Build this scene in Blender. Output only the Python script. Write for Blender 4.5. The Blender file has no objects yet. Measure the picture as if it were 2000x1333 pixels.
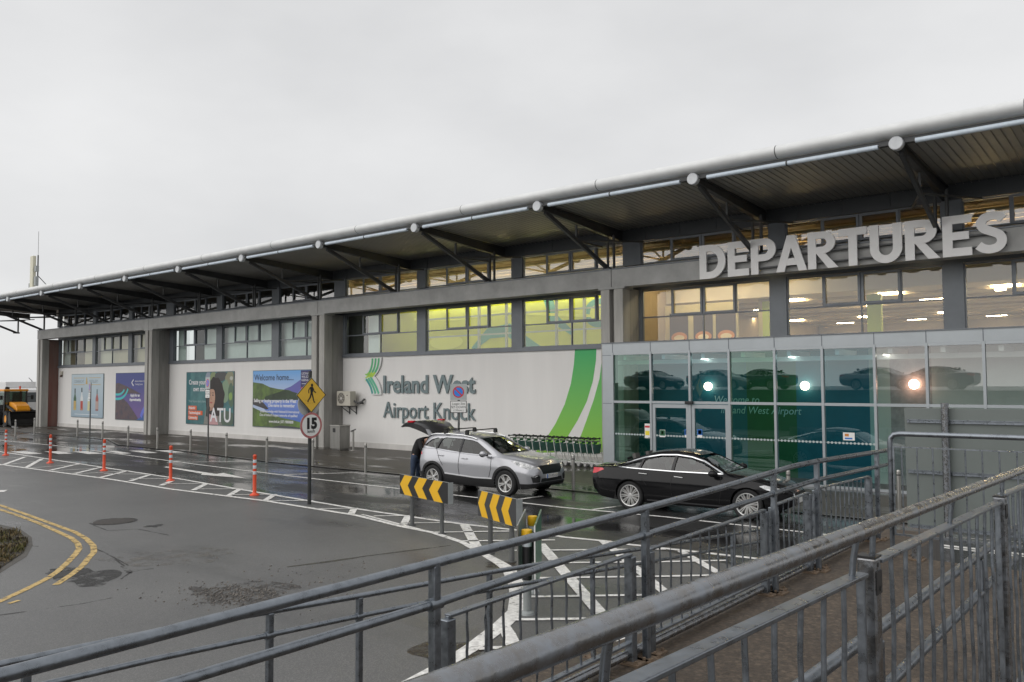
import bpy, bmesh, math, random
import numpy as np
from mathutils import Vector, Matrix
from mathutils.bvhtree import BVHTree

S = bpy.context.scene
C = S.collection
random.seed(7)
RAD = math.radians

# ---------------------------------------------------------------- camera
CAMH = 3.1
F = 1614.0                     # focal length in pixels of the 2000 px wide photograph
YAW, PITCH, ROLL = RAD(39.322), RAD(2.866), RAD(-0.305)
_fw = Vector((-math.sin(YAW)*math.cos(PITCH), math.cos(YAW)*math.cos(PITCH), math.sin(PITCH)))
_r0 = Vector((math.cos(YAW), math.sin(YAW), 0))
_u0 = _r0.cross(_fw)
_r = _r0*math.cos(ROLL) + _u0*math.sin(ROLL)
_u = _u0*math.cos(ROLL) - _r0*math.sin(ROLL)
cam_d = bpy.data.cameras.new('camera')
cam = bpy.data.objects.new('camera', cam_d)
C.objects.link(cam)
cam_d.sensor_width = 36
cam_d.lens = F/2000*36
cam_d.clip_start = 0.05
cam_d.clip_end = 3000
cam.matrix_world = Matrix(((_r.x, _u.x, -_fw.x, 0), (_r.y, _u.y, -_fw.y, 0), (_r.z, _u.z, -_fw.z, CAMH), (0, 0, 0, 1)))
S.camera = cam

# ---------------------------------------------------------------- world: overcast sky
W = bpy.data.worlds.new('World')
S.world = W
W.use_nodes = True
nt = W.node_tree
nt.nodes.clear()
N = nt.nodes.new
out = N('ShaderNodeOutputWorld')
bg = N('ShaderNodeBackground'); bg.inputs['Strength'].default_value = 0.1
sky = N('ShaderNodeTexSky'); sky.sky_type = 'NISHITA'; sky.sun_disc = False
SUN_EL, SUN_AZ = RAD(38), RAD(205)
sky.sun_elevation = SUN_EL; sky.sun_rotation = SUN_AZ
tc = N('ShaderNodeTexCoord')
mp = N('ShaderNodeMapping'); mp.inputs['Scale'].default_value = (1, 1, 2.2)
no = N('ShaderNodeTexNoise'); no.inputs['Scale'].default_value = 2.2; no.inputs['Detail'].default_value = 5; no.inputs['Roughness'].default_value = .5
rp = N('ShaderNodeValToRGB')
rp.color_ramp.elements[0].position = .3; rp.color_ramp.elements[0].color = (5.75, 5.77, 5.82, 1)
rp.color_ramp.elements[1].position = .7; rp.color_ramp.elements[1].color = (7.1, 7.1, 7.1, 1)
mx = N('ShaderNodeMix'); mx.data_type = 'RGBA'; mx.inputs[0].default_value = .96
L = nt.links.new
L(tc.outputs['Generated'], mp.inputs['Vector']); L(mp.outputs['Vector'], no.inputs['Vector'])
L(no.outputs['Fac'], rp.inputs['Fac'])
L(sky.outputs['Color'], mx.inputs[6]); L(rp.outputs['Color'], mx.inputs[7])
L(mx.outputs[2], bg.inputs['Color']); L(bg.outputs['Background'], out.inputs['Surface'])

# ---------------------------------------------------------------- sun, softened by the cloud
sl = bpy.data.lights.new('sun', 'SUN')
sl.energy = 1.4; sl.angle = RAD(85); sl.color = (1, .97, .93)
so = bpy.data.objects.new('sun', sl); C.objects.link(so)
so.rotation_euler = (RAD(90)-SUN_EL, 0, RAD(180)-SUN_AZ)
S.view_settings.view_transform = 'Standard'
S.view_settings.look = 'None'
S.view_settings.exposure = 0.3
S.view_settings.gamma = 1
S.render.resolution_x = 1024
S.render.resolution_y = 682

# ================================================================ helpers
def V(*a): return Vector(a)
def ray(x, y):
    return _r*((x-1000)/F) - _u*((y-666.5)/F) + _fw
def gp(x, y, z=0.0):           # the point of height z seen at photo pixel x, y
    d = ray(x, y); return d*((z-CAMH)/d.z) + V(0, 0, CAMH)
def wl(x, y, Y):               # the point at depth Y from the viewer's feet, along the facade normal
    d = ray(x, y); return d*(Y/d.y) + V(0, 0, CAMH)
def wx(x, y, X):
    d = ray(x, y); return d*(X/d.x) + V(0, 0, CAMH)

MATS = {}
def mat(name, col, rough=.5, metal=0., spec=.5, var=0., vscale=3., bump=0., bscale=40., emit=0., col2=None, coat=0., streak=False, rvar=0.):
    if name in MATS: return MATS[name]
    m = bpy.data.materials.new(name); m.use_nodes = True
    t = m.node_tree; b = t.nodes['Principled BSDF']
    b.inputs['Base Color'].default_value = (*col, 1)
    b.inputs['Roughness'].default_value = rough
    b.inputs['Metallic'].default_value = metal
    b.inputs['Specular IOR Level'].default_value = spec
    if coat: b.inputs['Coat Weight'].default_value = coat; b.inputs['Coat Roughness'].default_value = .04
    if emit:
        b.inputs['Emission Color'].default_value = (*col, 1); b.inputs['Emission Strength'].default_value = emit
    if var or bump or rvar:
        tc = t.nodes.new('ShaderNodeTexCoord'); mp = t.nodes.new('ShaderNodeMapping')
        t.links.new(tc.outputs['Object'], mp.inputs['Vector'])
        if streak: mp.inputs['Scale'].default_value = (1, 1, .12)
    if var or rvar:
        n = t.nodes.new('ShaderNodeTexNoise'); n.inputs['Scale'].default_value = vscale; n.inputs['Detail'].default_value = 6; n.inputs['Roughness'].default_value = .65
        t.links.new(mp.outputs['Vector'], n.inputs['Vector'])
    if var:
        r = t.nodes.new('ShaderNodeValToRGB')
        c2 = col2 or tuple(c*(1-var) for c in col)
        r.color_ramp.elements[0].position = .32; r.color_ramp.elements[0].color = (*c2, 1)
        r.color_ramp.elements[1].position = .68; r.color_ramp.elements[1].color = (*(tuple(min(1, c*(1+var*.4)) for c in col)), 1)
        t.links.new(n.outputs['Fac'], r.inputs['Fac']); t.links.new(r.outputs['Color'], b.inputs['Base Color'])
    if rvar:
        mr = t.nodes.new('ShaderNodeMapRange'); mr.inputs[1].default_value = .3; mr.inputs[2].default_value = .7
        mr.inputs[3].default_value = max(.02, rough-rvar); mr.inputs[4].default_value = min(1, rough+rvar)
        t.links.new(n.outputs['Fac'], mr.inputs[0]); t.links.new(mr.outputs[0], b.inputs['Roughness'])
    if bump:
        n2 = t.nodes.new('ShaderNodeTexNoise'); n2.inputs['Scale'].default_value = bscale; n2.inputs['Detail'].default_value = 4
        t.links.new(mp.outputs['Vector'], n2.inputs['Vector'])
        bp = t.nodes.new('ShaderNodeBump'); bp.inputs['Strength'].default_value = bump; bp.inputs['Distance'].default_value = .02
        t.links.new(n2.outputs['Fac'], bp.inputs['Height']); t.links.new(bp.outputs['Normal'], b.inputs['Normal'])
    MATS[name] = m
    return m

def glass(name, tint, refl=.06, rough=0.0, wave=0., gtint=(1, 1, 1)):   # thin pane: tinted see-through plus a mirror layer
    if name in MATS: return MATS[name]
    m = bpy.data.materials.new(name); m.use_nodes = True
    t = m.node_tree; t.nodes.clear()
    o = t.nodes.new('ShaderNodeOutputMaterial'); tr = t.nodes.new('ShaderNodeBsdfTransparent'); gl = t.nodes.new('ShaderNodeBsdfGlossy')
    tr.inputs['Color'].default_value = (*tint, 1); gl.inputs['Roughness'].default_value = rough; gl.inputs['Color'].default_value = (*gtint, 1)
    lw = t.nodes.new('ShaderNodeLayerWeight'); lw.inputs['Blend'].default_value = .5
    pw = t.nodes.new('ShaderNodeMath'); pw.operation = 'POWER'; pw.inputs[1].default_value = 4
    ma = t.nodes.new('ShaderNodeMath'); ma.operation = 'MULTIPLY_ADD'; ma.inputs[1].default_value = .9; ma.inputs[2].default_value = refl
    ma.use_clamp = True
    mi = t.nodes.new('ShaderNodeMixShader')
    t.links.new(lw.outputs['Facing'], pw.inputs[0]); t.links.new(pw.outputs[0], ma.inputs[0])
    t.links.new(ma.outputs[0], mi.inputs[0]); t.links.new(tr.outputs[0], mi.inputs[1]); t.links.new(gl.outputs[0], mi.inputs[2])
    if wave:
        tc = t.nodes.new('ShaderNodeTexCoord'); n2 = t.nodes.new('ShaderNodeTexNoise'); n2.inputs['Scale'].default_value = .7
        bp = t.nodes.new('ShaderNodeBump'); bp.inputs['Strength'].default_value = wave; bp.inputs['Distance'].default_value = .02
        t.links.new(tc.outputs['Object'], n2.inputs['Vector']); t.links.new(n2.outputs['Fac'], bp.inputs['Height'])
        t.links.new(bp.outputs['Normal'], gl.inputs['Normal'])
    t.links.new(mi.outputs[0], o.inputs[0])
    MATS[name] = m
    return m

def wear(m, scale, lo, hi, detail=8):   # worn through in patches, so the surface below shows
    t = m.node_tree; o = t.nodes['Material Output']; b = t.nodes['Principled BSDF']
    tc = t.nodes.new('ShaderNodeTexCoord'); n = t.nodes.new('ShaderNodeTexNoise'); n.inputs['Scale'].default_value = scale; n.inputs['Detail'].default_value = detail; n.inputs['Roughness'].default_value = .7
    r = t.nodes.new('ShaderNodeMapRange'); r.inputs[1].default_value = lo; r.inputs[2].default_value = hi
    tr = t.nodes.new('ShaderNodeBsdfTransparent'); mi = t.nodes.new('ShaderNodeMixShader')
    t.links.new(tc.outputs['Object'], n.inputs['Vector']); t.links.new(n.outputs['Fac'], r.inputs[0]); t.links.new(r.outputs[0], mi.inputs[0])
    t.links.new(tr.outputs[0], mi.inputs[1]); t.links.new(b.outputs[0], mi.inputs[2]); t.links.new(mi.outputs[0], o.inputs[0])
    return m
class Pl:                       # a drawing plane: origin o, axes u (right), v (up), outward normal n
    def __init__(s, o, u, v, n): s.o, s.u, s.v, s.n = Vector(o), Vector(u).normalized(), Vector(v).normalized(), Vector(n).normalized()
    def at(s, x, y, d=0): return s.o + s.u*x + s.v*y + s.n*d
def facade(x, z, y): return Pl((x, y, z), (1, 0, 0), (0, 0, 1), (0, -1, 0))

_tcache = {}
def text_geo(body, size, extrude=0., bold=0., align='LEFT', shear=0., spacing=1.):
    k = (body, size, extrude, bold, align, shear, spacing)
    if k in _tcache: return _tcache[k]
    c = bpy.data.curves.new('t', 'FONT'); c.body = body; c.size = size; c.extrude = extrude; c.offset = bold
    c.align_x = align; c.shear = shear; c.space_character = spacing; c.resolution_u = 3
    o = bpy.data.objects.new('t', c); C.objects.link(o)
    dg = bpy.context.evaluated_depsgraph_get(); dg.update()
    me = bpy.data.meshes.new_from_object(o.evaluated_get(dg))
    vs = [v.co.copy() for v in me.vertices]; fs = [tuple(p.vertices) for p in me.polygons]
    bpy.data.objects.remove(o); bpy.data.curves.remove(c); bpy.data.meshes.remove(me)
    _tcache[k] = (vs, fs)
    return vs, fs

class MB:
    def __init__(s): s.v, s.f, s.m = [], [], []; s.mats = []
    def mi(s, m):
        if m is None: return 0
        if m not in s.mats: s.mats.append(m)
        return s.mats.index(m)
    def add(s, vs, fs, m=None):
        b = len(s.v); i = s.mi(m)
        s.v += [Vector(v) for v in vs]
        for f in fs: s.f.append([b+k for k in f]); s.m.append(i)
        return s
    def box(s, x0, x1, y0, y1, z0, z1, m=None):
        vs = [(x0, y0, z0), (x1, y0, z0), (x1, y1, z0), (x0, y1, z0), (x0, y0, z1), (x1, y0, z1), (x1, y1, z1), (x0, y1, z1)]
        return s.add(vs, [(3, 2, 1, 0), (4, 5, 6, 7), (0, 1, 5, 4), (1, 2, 6, 5), (2, 3, 7, 6), (3, 0, 4, 7)], m)
    def obox(s, c, ax, h, m=None):   # oriented box: centre, three axes, three half sizes
        c = Vector(c); a = [Vector(q).normalized()*k for q, k in zip(ax, h)]
        vs = [c+a[0]*i+a[1]*j+a[2]*k for k in (-1, 1) for (i, j) in ((-1, -1), (1, -1), (1, 1), (-1, 1))]
        return s.add(vs, [(3, 2, 1, 0), (4, 5, 6, 7), (0, 1, 5, 4), (1, 2, 6, 5), (2, 3, 7, 6), (3, 0, 4, 7)], m)
    def beam(s, p, q, w, h, m=None, up=(0, 0, 1)):
        p, q = Vector(p), Vector(q); d = (q-p); x = d.normalized(); y = Vector(up).cross(x)
        if y.length < 1e-4: y = Vector((1, 0, 0)).cross(x)
        y.normalize(); z = x.cross(y)
        return s.obox((p+q)/2, (x, y, z), (d.length/2, w/2, h/2), m)
    def tube(s, pts, r, seg=12, m=None, cap=True, r2=None):
        pts = [Vector(p) for p in pts]; n = len(pts); rings = []
        ref = Vector((0, 0, 1))
        for i, p in enumerate(pts):
            t = ((pts[i]-pts[i-1]).normalized() if i else Vector()) + ((pts[i+1]-pts[i]).normalized() if i < n-1 else Vector())
            t.normalize()
            a = t.cross(ref)
            if a.length < .05: a = t.cross(Vector((0, 1, 0)))
            a.normalize(); b = a.cross(t)
            rr = r if r2 is None else r+(r2-r)*i/(n-1)
            if hasattr(r, '__len__'): rr = r[i]
            rings.append([p+(a*math.cos(2*math.pi*k/seg)+b*math.sin(2*math.pi*k/seg))*rr for k in range(seg)])
        vs = [v for R in rings for v in R]
        fs = [(i*seg+k, i*seg+(k+1) % seg, (i+1)*seg+(k+1) % seg, (i+1)*seg+k) for i in range(n-1) for k in range(seg)]
        if cap: fs += [tuple(range(seg))[::-1], tuple(range((n-1)*seg, n*seg))]
        return s.add(vs, fs, m)
    def cyl(s, p, q, r, r2=None, seg=16, m=None, cap=True): return s.tube([p, q], r, seg, m, cap, r2)
    def lathe(s, prof, o=(0, 0, 0), seg=24, m=None, axis='z'):   # prof: list of (radius, along axis)
        o = Vector(o); n = len(prof); vs = []
        for r, h in prof:
            for k in range(seg):
                c, d = math.cos(2*math.pi*k/seg)*r, math.sin(2*math.pi*k/seg)*r
                vs.append(o + (Vector((c, d, h)) if axis == 'z' else Vector((d, h, c)) if axis == 'y' else Vector((h, c, d))))
        fs = [(i*seg+k, i*seg+(k+1) % seg, (i+1)*seg+(k+1) % seg, (i+1)*seg+k) for i in range(n-1) for k in range(seg)]
        return s.add(vs, fs, m)
    def sphere(s, c, r, m=None, sx=1, sy=1, sz=1, seg=16, rings=10):
        c = Vector(c); vs = []
        for i in range(rings+1):
            th = math.pi*i/rings
            for k in range(seg):
                ph = 2*math.pi*k/seg
                vs.append(c+Vector((r*sx*math.sin(th)*math.cos(ph), r*sy*math.sin(th)*math.sin(ph), r*sz*math.cos(th))))
        return s.add(vs, [(i*seg+k, (i+1)*seg+k, (i+1)*seg+(k+1) % seg, i*seg+(k+1) % seg) for i in range(rings) for k in range(seg)], m)
    def prism(s, pl, pts, d0, d1, m=None):   # flat outline given depth along the plane's normal
        n = len(pts)
        a = sum(pts[i][0]*pts[(i+1) % n][1]-pts[(i+1) % n][0]*pts[i][1] for i in range(n))
        if a < 0: pts = pts[::-1]
        vs = [pl.at(x, y, d0) for x, y in pts]+[pl.at(x, y, d1) for x, y in pts]
        fs = [tuple(range(n))[::-1], tuple(range(n, 2*n))]+[(i, (i+1) % n, n+(i+1) % n, n+i) for i in range(n)]
        return s.add(vs, fs, m)
    def poly(s, pl, pts, d, m=None):
        n = len(pts)
        a = sum(pts[i][0]*pts[(i+1) % n][1]-pts[(i+1) % n][0]*pts[i][1] for i in range(n))
        if a < 0: pts = pts[::-1]
        return s.add([pl.at(x, y, d) for x, y in pts], [tuple(range(n))], m)
    def rect(s, pl, x0, y0, x1, y1, d, m=None): return s.poly(pl, [(x0, y0), (x1, y0), (x1, y1), (x0, y1)], d, m)
    def ell(s, pl, cx, cy, rx, ry, d, m=None, seg=28, rot=0):
        c, q = math.cos(rot), math.sin(rot)
        P = [(rx*math.cos(2*math.pi*k/seg), ry*math.sin(2*math.pi*k/seg)) for k in range(seg)]
        return s.poly(pl, [(cx+a*c-b*q, cy+a*q+b*c) for a, b in P], d, m)
    def ring(s, pl, cx, cy, r0, r1, d, m=None, seg=32, ky=1.):
        vs = []
        for k in range(seg):
            a = 2*math.pi*k/seg
            vs += [pl.at(cx+r0*math.cos(a), cy+r0*ky*math.sin(a), d), pl.at(cx+r1*math.cos(a), cy+r1*ky*math.sin(a), d)]
        return s.add(vs, [(2*k, 2*k+1, (2*k+3) % (2*seg), (2*k+2) % (2*seg)) for k in range(seg)], m)
    def stroke(s, pl, pts, w, d, m=None):    # a painted line of width w
        n = len(pts); P = [Vector((p[0], p[1])) for p in pts]; vs = []
        for i, p in enumerate(P):
            t = ((P[i]-P[i-1]).normalized() if i else Vector((0, 0)))+((P[i+1]-P[i]).normalized() if i < n-1 else Vector((0, 0)))
            t.normalize(); q = Vector((-t.y, t.x))*(w[i] if hasattr(w, '__len__') else w)/2
            vs += [pl.at(p.x+q.x, p.y+q.y, d), pl.at(p.x-q.x, p.y-q.y, d)]
        return s.add(vs, [(2*i, 2*i+1, 2*i+3, 2*i+2) for i in range(n-1)], m)
    def text(s, pl, x, y, body, size, d, m=None, extrude=0., bold=0., align='LEFT', kx=1., shear=0., spacing=1.):
        vs, fs = text_geo(body, size, extrude, bold, align, shear, spacing)
        return s.add([pl.at(x+v.x*kx, y+v.y, d+v.z) for v in vs], fs, m)
    def build(s, name, m=None, parent=None, smooth=None, bevel=0, recalc=False):
        me = bpy.data.meshes.new(name)
        o0 = ORG.get(parent, V(0, 0, 0)) if parent else V(0, 0, 0)
        me.from_pydata([v-o0 for v in s.v], [], s.f); me.update()
        mats = s.mats or ([m] if m else [])
        if s.mats and m and m not in s.mats: mats = s.mats
        for q in mats: me.materials.append(q)
        if s.mats: me.polygons.foreach_set('material_index', s.m)
        if recalc:
            bm = bmesh.new(); bm.from_mesh(me); bmesh.ops.recalc_face_normals(bm, faces=bm.faces); bm.to_mesh(me); bm.free()
        if smooth: smooth_mesh(me, smooth)
        o = bpy.data.objects.new(name, me); C.objects.link(o)
        if bevel:
            md = o.modifiers.new('bevel', 'BEVEL'); md.width = bevel; md.segments = 2; md.limit_method = 'ANGLE'
        if parent: o.parent = parent; ORG[o] = o0
        return o
def smooth_mesh(me, ang=40):
    me.polygons.foreach_set('use_smooth', [True]*len(me.polygons))
    try: me.set_sharp_from_angle(angle=RAD(ang))
    except Exception: pass

ORG = {}
def tag(o, label=None, cat=None, group=None, kind=None):
    if label: o['label'] = label
    if cat: o['category'] = cat
    if group: o['group'] = group
    if kind: o['kind'] = kind
    return o
def thing(name, label, cat, loc=(0, 0, 0), group=None):
    o = bpy.data.objects.new(name, None); C.objects.link(o); o.empty_display_size = .3
    o.location = loc; ORG[o] = Vector(loc)
    return tag(o, label, cat, group)
def struct(o): o['kind'] = 'structure'; return o
def copy_tree(o, parent=None):
    c = o.copy(); C.objects.link(c)
    if parent is not None: c.parent = parent
    for ch in list(o.children): copy_tree(ch, c)
    return c
def place(o, loc, rz=0.):
    o.location = loc; o.rotation_euler = (0, 0, rz); return o

# ================================================================ materials
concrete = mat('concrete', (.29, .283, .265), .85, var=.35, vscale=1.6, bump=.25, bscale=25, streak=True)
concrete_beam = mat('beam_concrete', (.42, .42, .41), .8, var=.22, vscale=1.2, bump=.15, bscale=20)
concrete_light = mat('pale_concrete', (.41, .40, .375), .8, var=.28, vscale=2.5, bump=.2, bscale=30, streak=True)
concrete_red = mat('stained_concrete', (.17, .13, .11), .85, var=.5, vscale=.9, bump=.25, bscale=25, col2=(.16, .05, .04), streak=True)
white_wall = mat('white_render', (.80, .785, .765), .75, var=.06, vscale=.9, bump=.08, bscale=60, streak=True)
frame_grey = mat('grey_aluminium', (.165, .18, .20), .45, metal=.2, var=.1, vscale=2)
panel_grey = mat('grey_cladding', (.17, .187, .205), .5, metal=.1, var=.12, vscale=1.5)
light_alu = mat('light_aluminium', (.38, .41, .43), .4, metal=.3, var=.06, vscale=2)
dark_steel = mat('dark_steel', (.075, .078, .08), .5, metal=.2, var=.2, vscale=2)
soffit_m = mat('soffit_sheet', (.42, .41, .38), .55, metal=.1, var=.15, vscale=.7)
bull_m = mat('eaves_metal', (.66, .67, .67), .5, var=.12, vscale=1.5)
pipe_m = mat('gutter_pipe', (.60, .68, .76), .4, var=.15, vscale=8)
disc_m = mat('disc_paint', (.56, .58, .60), .4, var=.12, vscale=6)
galv = mat('galvanised_steel', (.235, .258, .287), .33, metal=.85, var=.3, vscale=16, bump=.05, bscale=60, rvar=.12)
galv_rust = mat('weathered_galvanised_steel', (.25, .27, .30), .28, metal=.88, var=.4, vscale=18, col2=(.19, .178, .165), bump=.06, bscale=60, rvar=.14)
rust = mat('rusty_plate', (.17, .12, .08), .8, var=.4, vscale=14, bump=.2, bscale=60)
steel = mat('brushed_steel', (.42, .41, .385), .32, metal=.75, var=.12, vscale=6)
black_m = mat('black_plastic', (.016, .016, .017), .45, var=.2, vscale=8)
rubber = mat('tyre_rubber', (.018, .018, .019), .8, var=.2, vscale=20)
white_paint = mat('white_paint', (.78, .78, .76), .45)
orange_m = mat('orange_plastic', (.75, .085, .03), .4, var=.12, vscale=6)
yellow_m = mat('sign_yellow', (.84, .48, .015), .4, var=.06, vscale=5)
diamond_m = mat('warning_yellow', (.80, .50, .06), .4, var=.05, vscale=5)
black_print = mat('black_print', (.015, .015, .016), .45)
red_print = mat('red_print', (.55, .04, .05), .45)
blue_print = mat('blue_print', (.03, .16, .55), .45)
grey_plate = mat('grey_plate', (.30, .32, .32), .5, metal=.2, var=.12, vscale=6)
chrome = mat('chrome', (.75, .76, .77), .12, metal=1.)

# ================================================================ ground, road, lane, pavement
def wet(name, c0, c1, r_dry, r_wet, wscale, lo, hi, fine=160, bump=.35, big=.35, spec=.5):
    m = bpy.data.materials.new(name); m.use_nodes = True
    t = m.node_tree; b = t.nodes['Principled BSDF']; n = t.nodes.new; l = t.links.new
    b.inputs['Specular IOR Level'].default_value = spec
    tc = n('ShaderNodeTexCoord')
    n1 = n('ShaderNodeTexNoise'); n1.inputs['Scale'].default_value = big; n1.inputs['Detail'].default_value = 8; n1.inputs['Roughness'].default_value = .6
    n2 = n('ShaderNodeTexNoise'); n2.inputs['Scale'].default_value = fine; n2.inputs['Detail'].default_value = 3
    n3 = n('ShaderNodeTexNoise'); n3.inputs['Scale'].default_value = wscale; n3.inputs['Detail'].default_value = 6; n3.inputs['Roughness'].default_value = .62
    mp = n('ShaderNodeMapping'); mp.inputs['Scale'].default_value = (.45, 1.3, 1); mp.inputs['Location'].default_value = (3.1, 7.7, 0)
    l(tc.outputs['Object'], n1.inputs['Vector']); l(tc.outputs['Object'], n2.inputs['Vector'])
    l(tc.outputs['Object'], mp.inputs['Vector']); l(mp.outputs['Vector'], n3.inputs['Vector'])
    r1 = n('ShaderNodeValToRGB'); r1.color_ramp.elements[0].position = .3; r1.color_ramp.elements[1].position = .72
    r1.color_ramp.elements[0].color = (*c0, 1); r1.color_ramp.elements[1].color = (*c1, 1)
    l(n1.outputs['Fac'], r1.inputs['Fac'])
    r2 = n('ShaderNodeValToRGB'); r2.color_ramp.elements[0].position = .3; r2.color_ramp.elements[1].position = .75
    r2.color_ramp.elements[0].color = (.55, .55, .55, 1); r2.color_ramp.elements[1].color = (1.5, 1.47, 1.42, 1)
    l(n2.outputs['Fac'], r2.inputs['Fac'])
    mu = n('ShaderNodeMix'); mu.data_type = 'RGBA'; mu.blend_type = 'MULTIPLY'; mu.inputs[0].default_value = .8
    n4 = n('ShaderNodeTexNoise'); n4.inputs['Scale'].default_value = 2.6; n4.inputs['Detail'].default_value = 9; n4.inputs['Roughness'].default_value = .72
    l(tc.outputs['Object'], n4.inputs['Vector'])
    r4 = n('ShaderNodeValToRGB'); r4.color_ramp.elements[0].position = .34; r4.color_ramp.elements[1].position = .66
    r4.color_ramp.elements[0].color = (.70, .70, .71, 1); r4.color_ramp.elements[1].color = (1.18, 1.17, 1.14, 1)
    vo = n('ShaderNodeTexVoronoi'); vo.inputs['Scale'].default_value = fine*.42; vo.feature = 'F1'
    l(tc.outputs['Object'], vo.inputs['Vector'])
    r5 = n('ShaderNodeValToRGB'); r5.color_ramp.elements[0].position = 0; r5.color_ramp.elements[1].position = .55
    r5.color_ramp.elements[0].color = (1.7, 1.66, 1.6, 1); r5.color_ramp.elements[1].color = (.72, .72, .72, 1); l(vo.outputs['Distance'], r5.inputs['Fac'])
    m4 = n('ShaderNodeMix'); m4.data_type = 'RGBA'; m4.blend_type = 'MULTIPLY'; m4.inputs[0].default_value = 1; l(r1.outputs['Color'], m4.inputs[6]); l(r4.outputs['Color'], m4.inputs[7])
    m5 = n('ShaderNodeMix'); m5.data_type = 'RGBA'; m5.blend_type = 'MULTIPLY'; m5.inputs[0].default_value = .75; l(m4.outputs[2], m5.inputs[6]); l(r5.outputs['Color'], m5.inputs[7])
    l(m5.outputs[2], mu.inputs[6]); l(r2.outputs['Color'], mu.inputs[7])
    w = n('ShaderNodeMapRange'); w.interpolation_type = 'SMOOTHSTEP'
    w.inputs[1].default_value = lo; w.inputs[2].default_value = hi
    l(n3.outputs['Fac'], w.inputs[0])
    dk = n('ShaderNodeMix'); dk.data_type = 'RGBA'; dk.blend_type = 'MULTIPLY'
    dk.inputs[7].default_value = (.55, .55, .56, 1)
    l(w.outputs[0], dk.inputs[0]); l(mu.outputs[2], dk.inputs[6]); l(dk.outputs[2], b.inputs['Base Color'])
    rr = n('ShaderNodeMapRange'); rr.inputs[3].default_value = r_dry; rr.inputs[4].default_value = r_wet
    l(w.outputs[0], rr.inputs[0]); l(rr.outputs[0], b.inputs['Roughness'])
    bs = n('ShaderNodeMapRange'); bs.inputs[3].default_value = bump; bs.inputs[4].default_value = bump*.06
    l(w.outputs[0], bs.inputs[0])
    bp = n('ShaderNodeBump'); bp.inputs['Distance'].default_value = .01
    l(bs.outputs[0], bp.inputs['Strength']); l(n2.outputs['Fac'], bp.inputs['Height']); l(bp.outputs['Normal'], b.inputs['Normal'])
    MATS[name] = m
    return m
road_m = wet('damp_asphalt', (.108, .110, .113), (.152, .154, .155), .42, .16, .22, .50, .70, fine=110)
lane_m = wet('wet_asphalt', (.028, .028, .029), (.044, .044, .045), .38, .07, .34, .40, .62, bump=.22)
pave_m = wet('wet_pavement', (.05, .045, .038), (.085, .075, .062), .5, .10, .40, .50, .64, bump=.25)
deck_m = wet('brown_tarmac', (.060, .045, .033), (.115, .090, .068), .7, .32, .8, .50, .75, fine=48, bump=.9, big=1.2)
soil_m = mat('soil', (.045, .038, .028), .9, var=.5, vscale=6, bump=.8, bscale=30)
tar_m = mat('tar_patch', (.014, .013, .012), .55, var=.4, vscale=5, bump=.3, bscale=60)
line_m = mat('road_paint', (.80, .79, .76), .45, var=.4, vscale=11, col2=(.52, .51, .49), bump=.25, bscale=120)
line_faded = mat('faded_road_paint', (.42, .41, .39), .4, var=.5, vscale=3.5, col2=(.12, .12, .12), bump=.2, bscale=120)
yline_m = mat('yellow_road_paint', (.60, .43, .15), .5, var=.4, vscale=13, col2=(.34, .22, .07), bump=.25, bscale=120)

wear(line_m, 5, .30, .44); wear(line_faded, 4, .36, .60); wear(yline_m, 6, .36, .50); wear(tar_m, 2.4, .40, .56)
GP = Pl((0, 0, 0), (1, 0, 0), (0, 1, 0), (0, 0, 1))
def g2(pts): return [tuple(gp(*p)[:2]) for p in pts]
b = MB(); b.rect(GP, -400, -400, 400, 500, 0); struct(b.build('road', road_m))

UP = [(47, 890), (197, 913), (344, 935), (471, 957), (585, 976), (699, 995), (805, 1010.5), (903, 1024.6), (1022, 1037.7), (1102, 1050), (1185, 1058)]
UPw = [(-75, 15.4), (-52, 15.1)]+g2(UP)
KERB = [(-90, 22.3), (-47, 21.7), (-42.5, 20.15), (-36, 20.1), (-28, 19.35), (-13, 19.45), (14, 19.35)]
b = MB(); b.poly(GP, UPw+[(-7.5, 13.6), (-4.8, 13.0), (14, 13.0)]+KERB[::-1], .004); struct(b.build('access_lane', lane_m))
b = MB()
PV = Pl((0, 0, 0), (1, 0, 0), (0, 1, 0), (0, 0, 1))
b.prism(PV, KERB+[(14, 60), (-90, 60)], -.2, .03); struct(b.build('pavement', pave_m))
b = MB(); b.stroke(GP, [(x, y-.06) for x, y in KERB], .12, .034, mat('kerb_stone', (.13, .125, .115), .35, var=.3, vscale=2, bump=.2)); struct(b.build('kerb'))

# ---- painted markings
mk = MB()
def st(pts, w, m=line_m, d=.008): mk.stroke(GP, g2(pts), w, d, m)
mk.stroke(GP, [(-75, 15.4), (-52, 15.1)]+g2(UP), .13, .008, line_m)
st([(1185, 1058), (1229, 1064.5), (1380, 1081), (1477, 1092), (1560, 1103)], .13)
LO = [(0, 908), (98, 921), (217, 937), (333, 956), (518, 979), (699, 1008), (783, 1029), (845, 1041), (903, 1060), (932, 1076)]
mk.stroke(GP, [(-75, 13.1), (-52, 12.8)]+g2(LO), .14, .008, line_m)
st([(932, 1076), (975, 1100), (993, 1112), (1007, 1138), (1012, 1166), (1008, 1195), (980, 1222), (926, 1263), (890, 1286), (845, 1311), (780, 1345)], [.16, .2, .24, .24, .24, .24, .24, .22, .2, .18, .16])
st([(982, 1224), (993, 1240), (1003, 1262)], .18, d=.012); st([(935, 1269), (965, 1267), (1003, 1266)], .1, d=.012)
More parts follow.
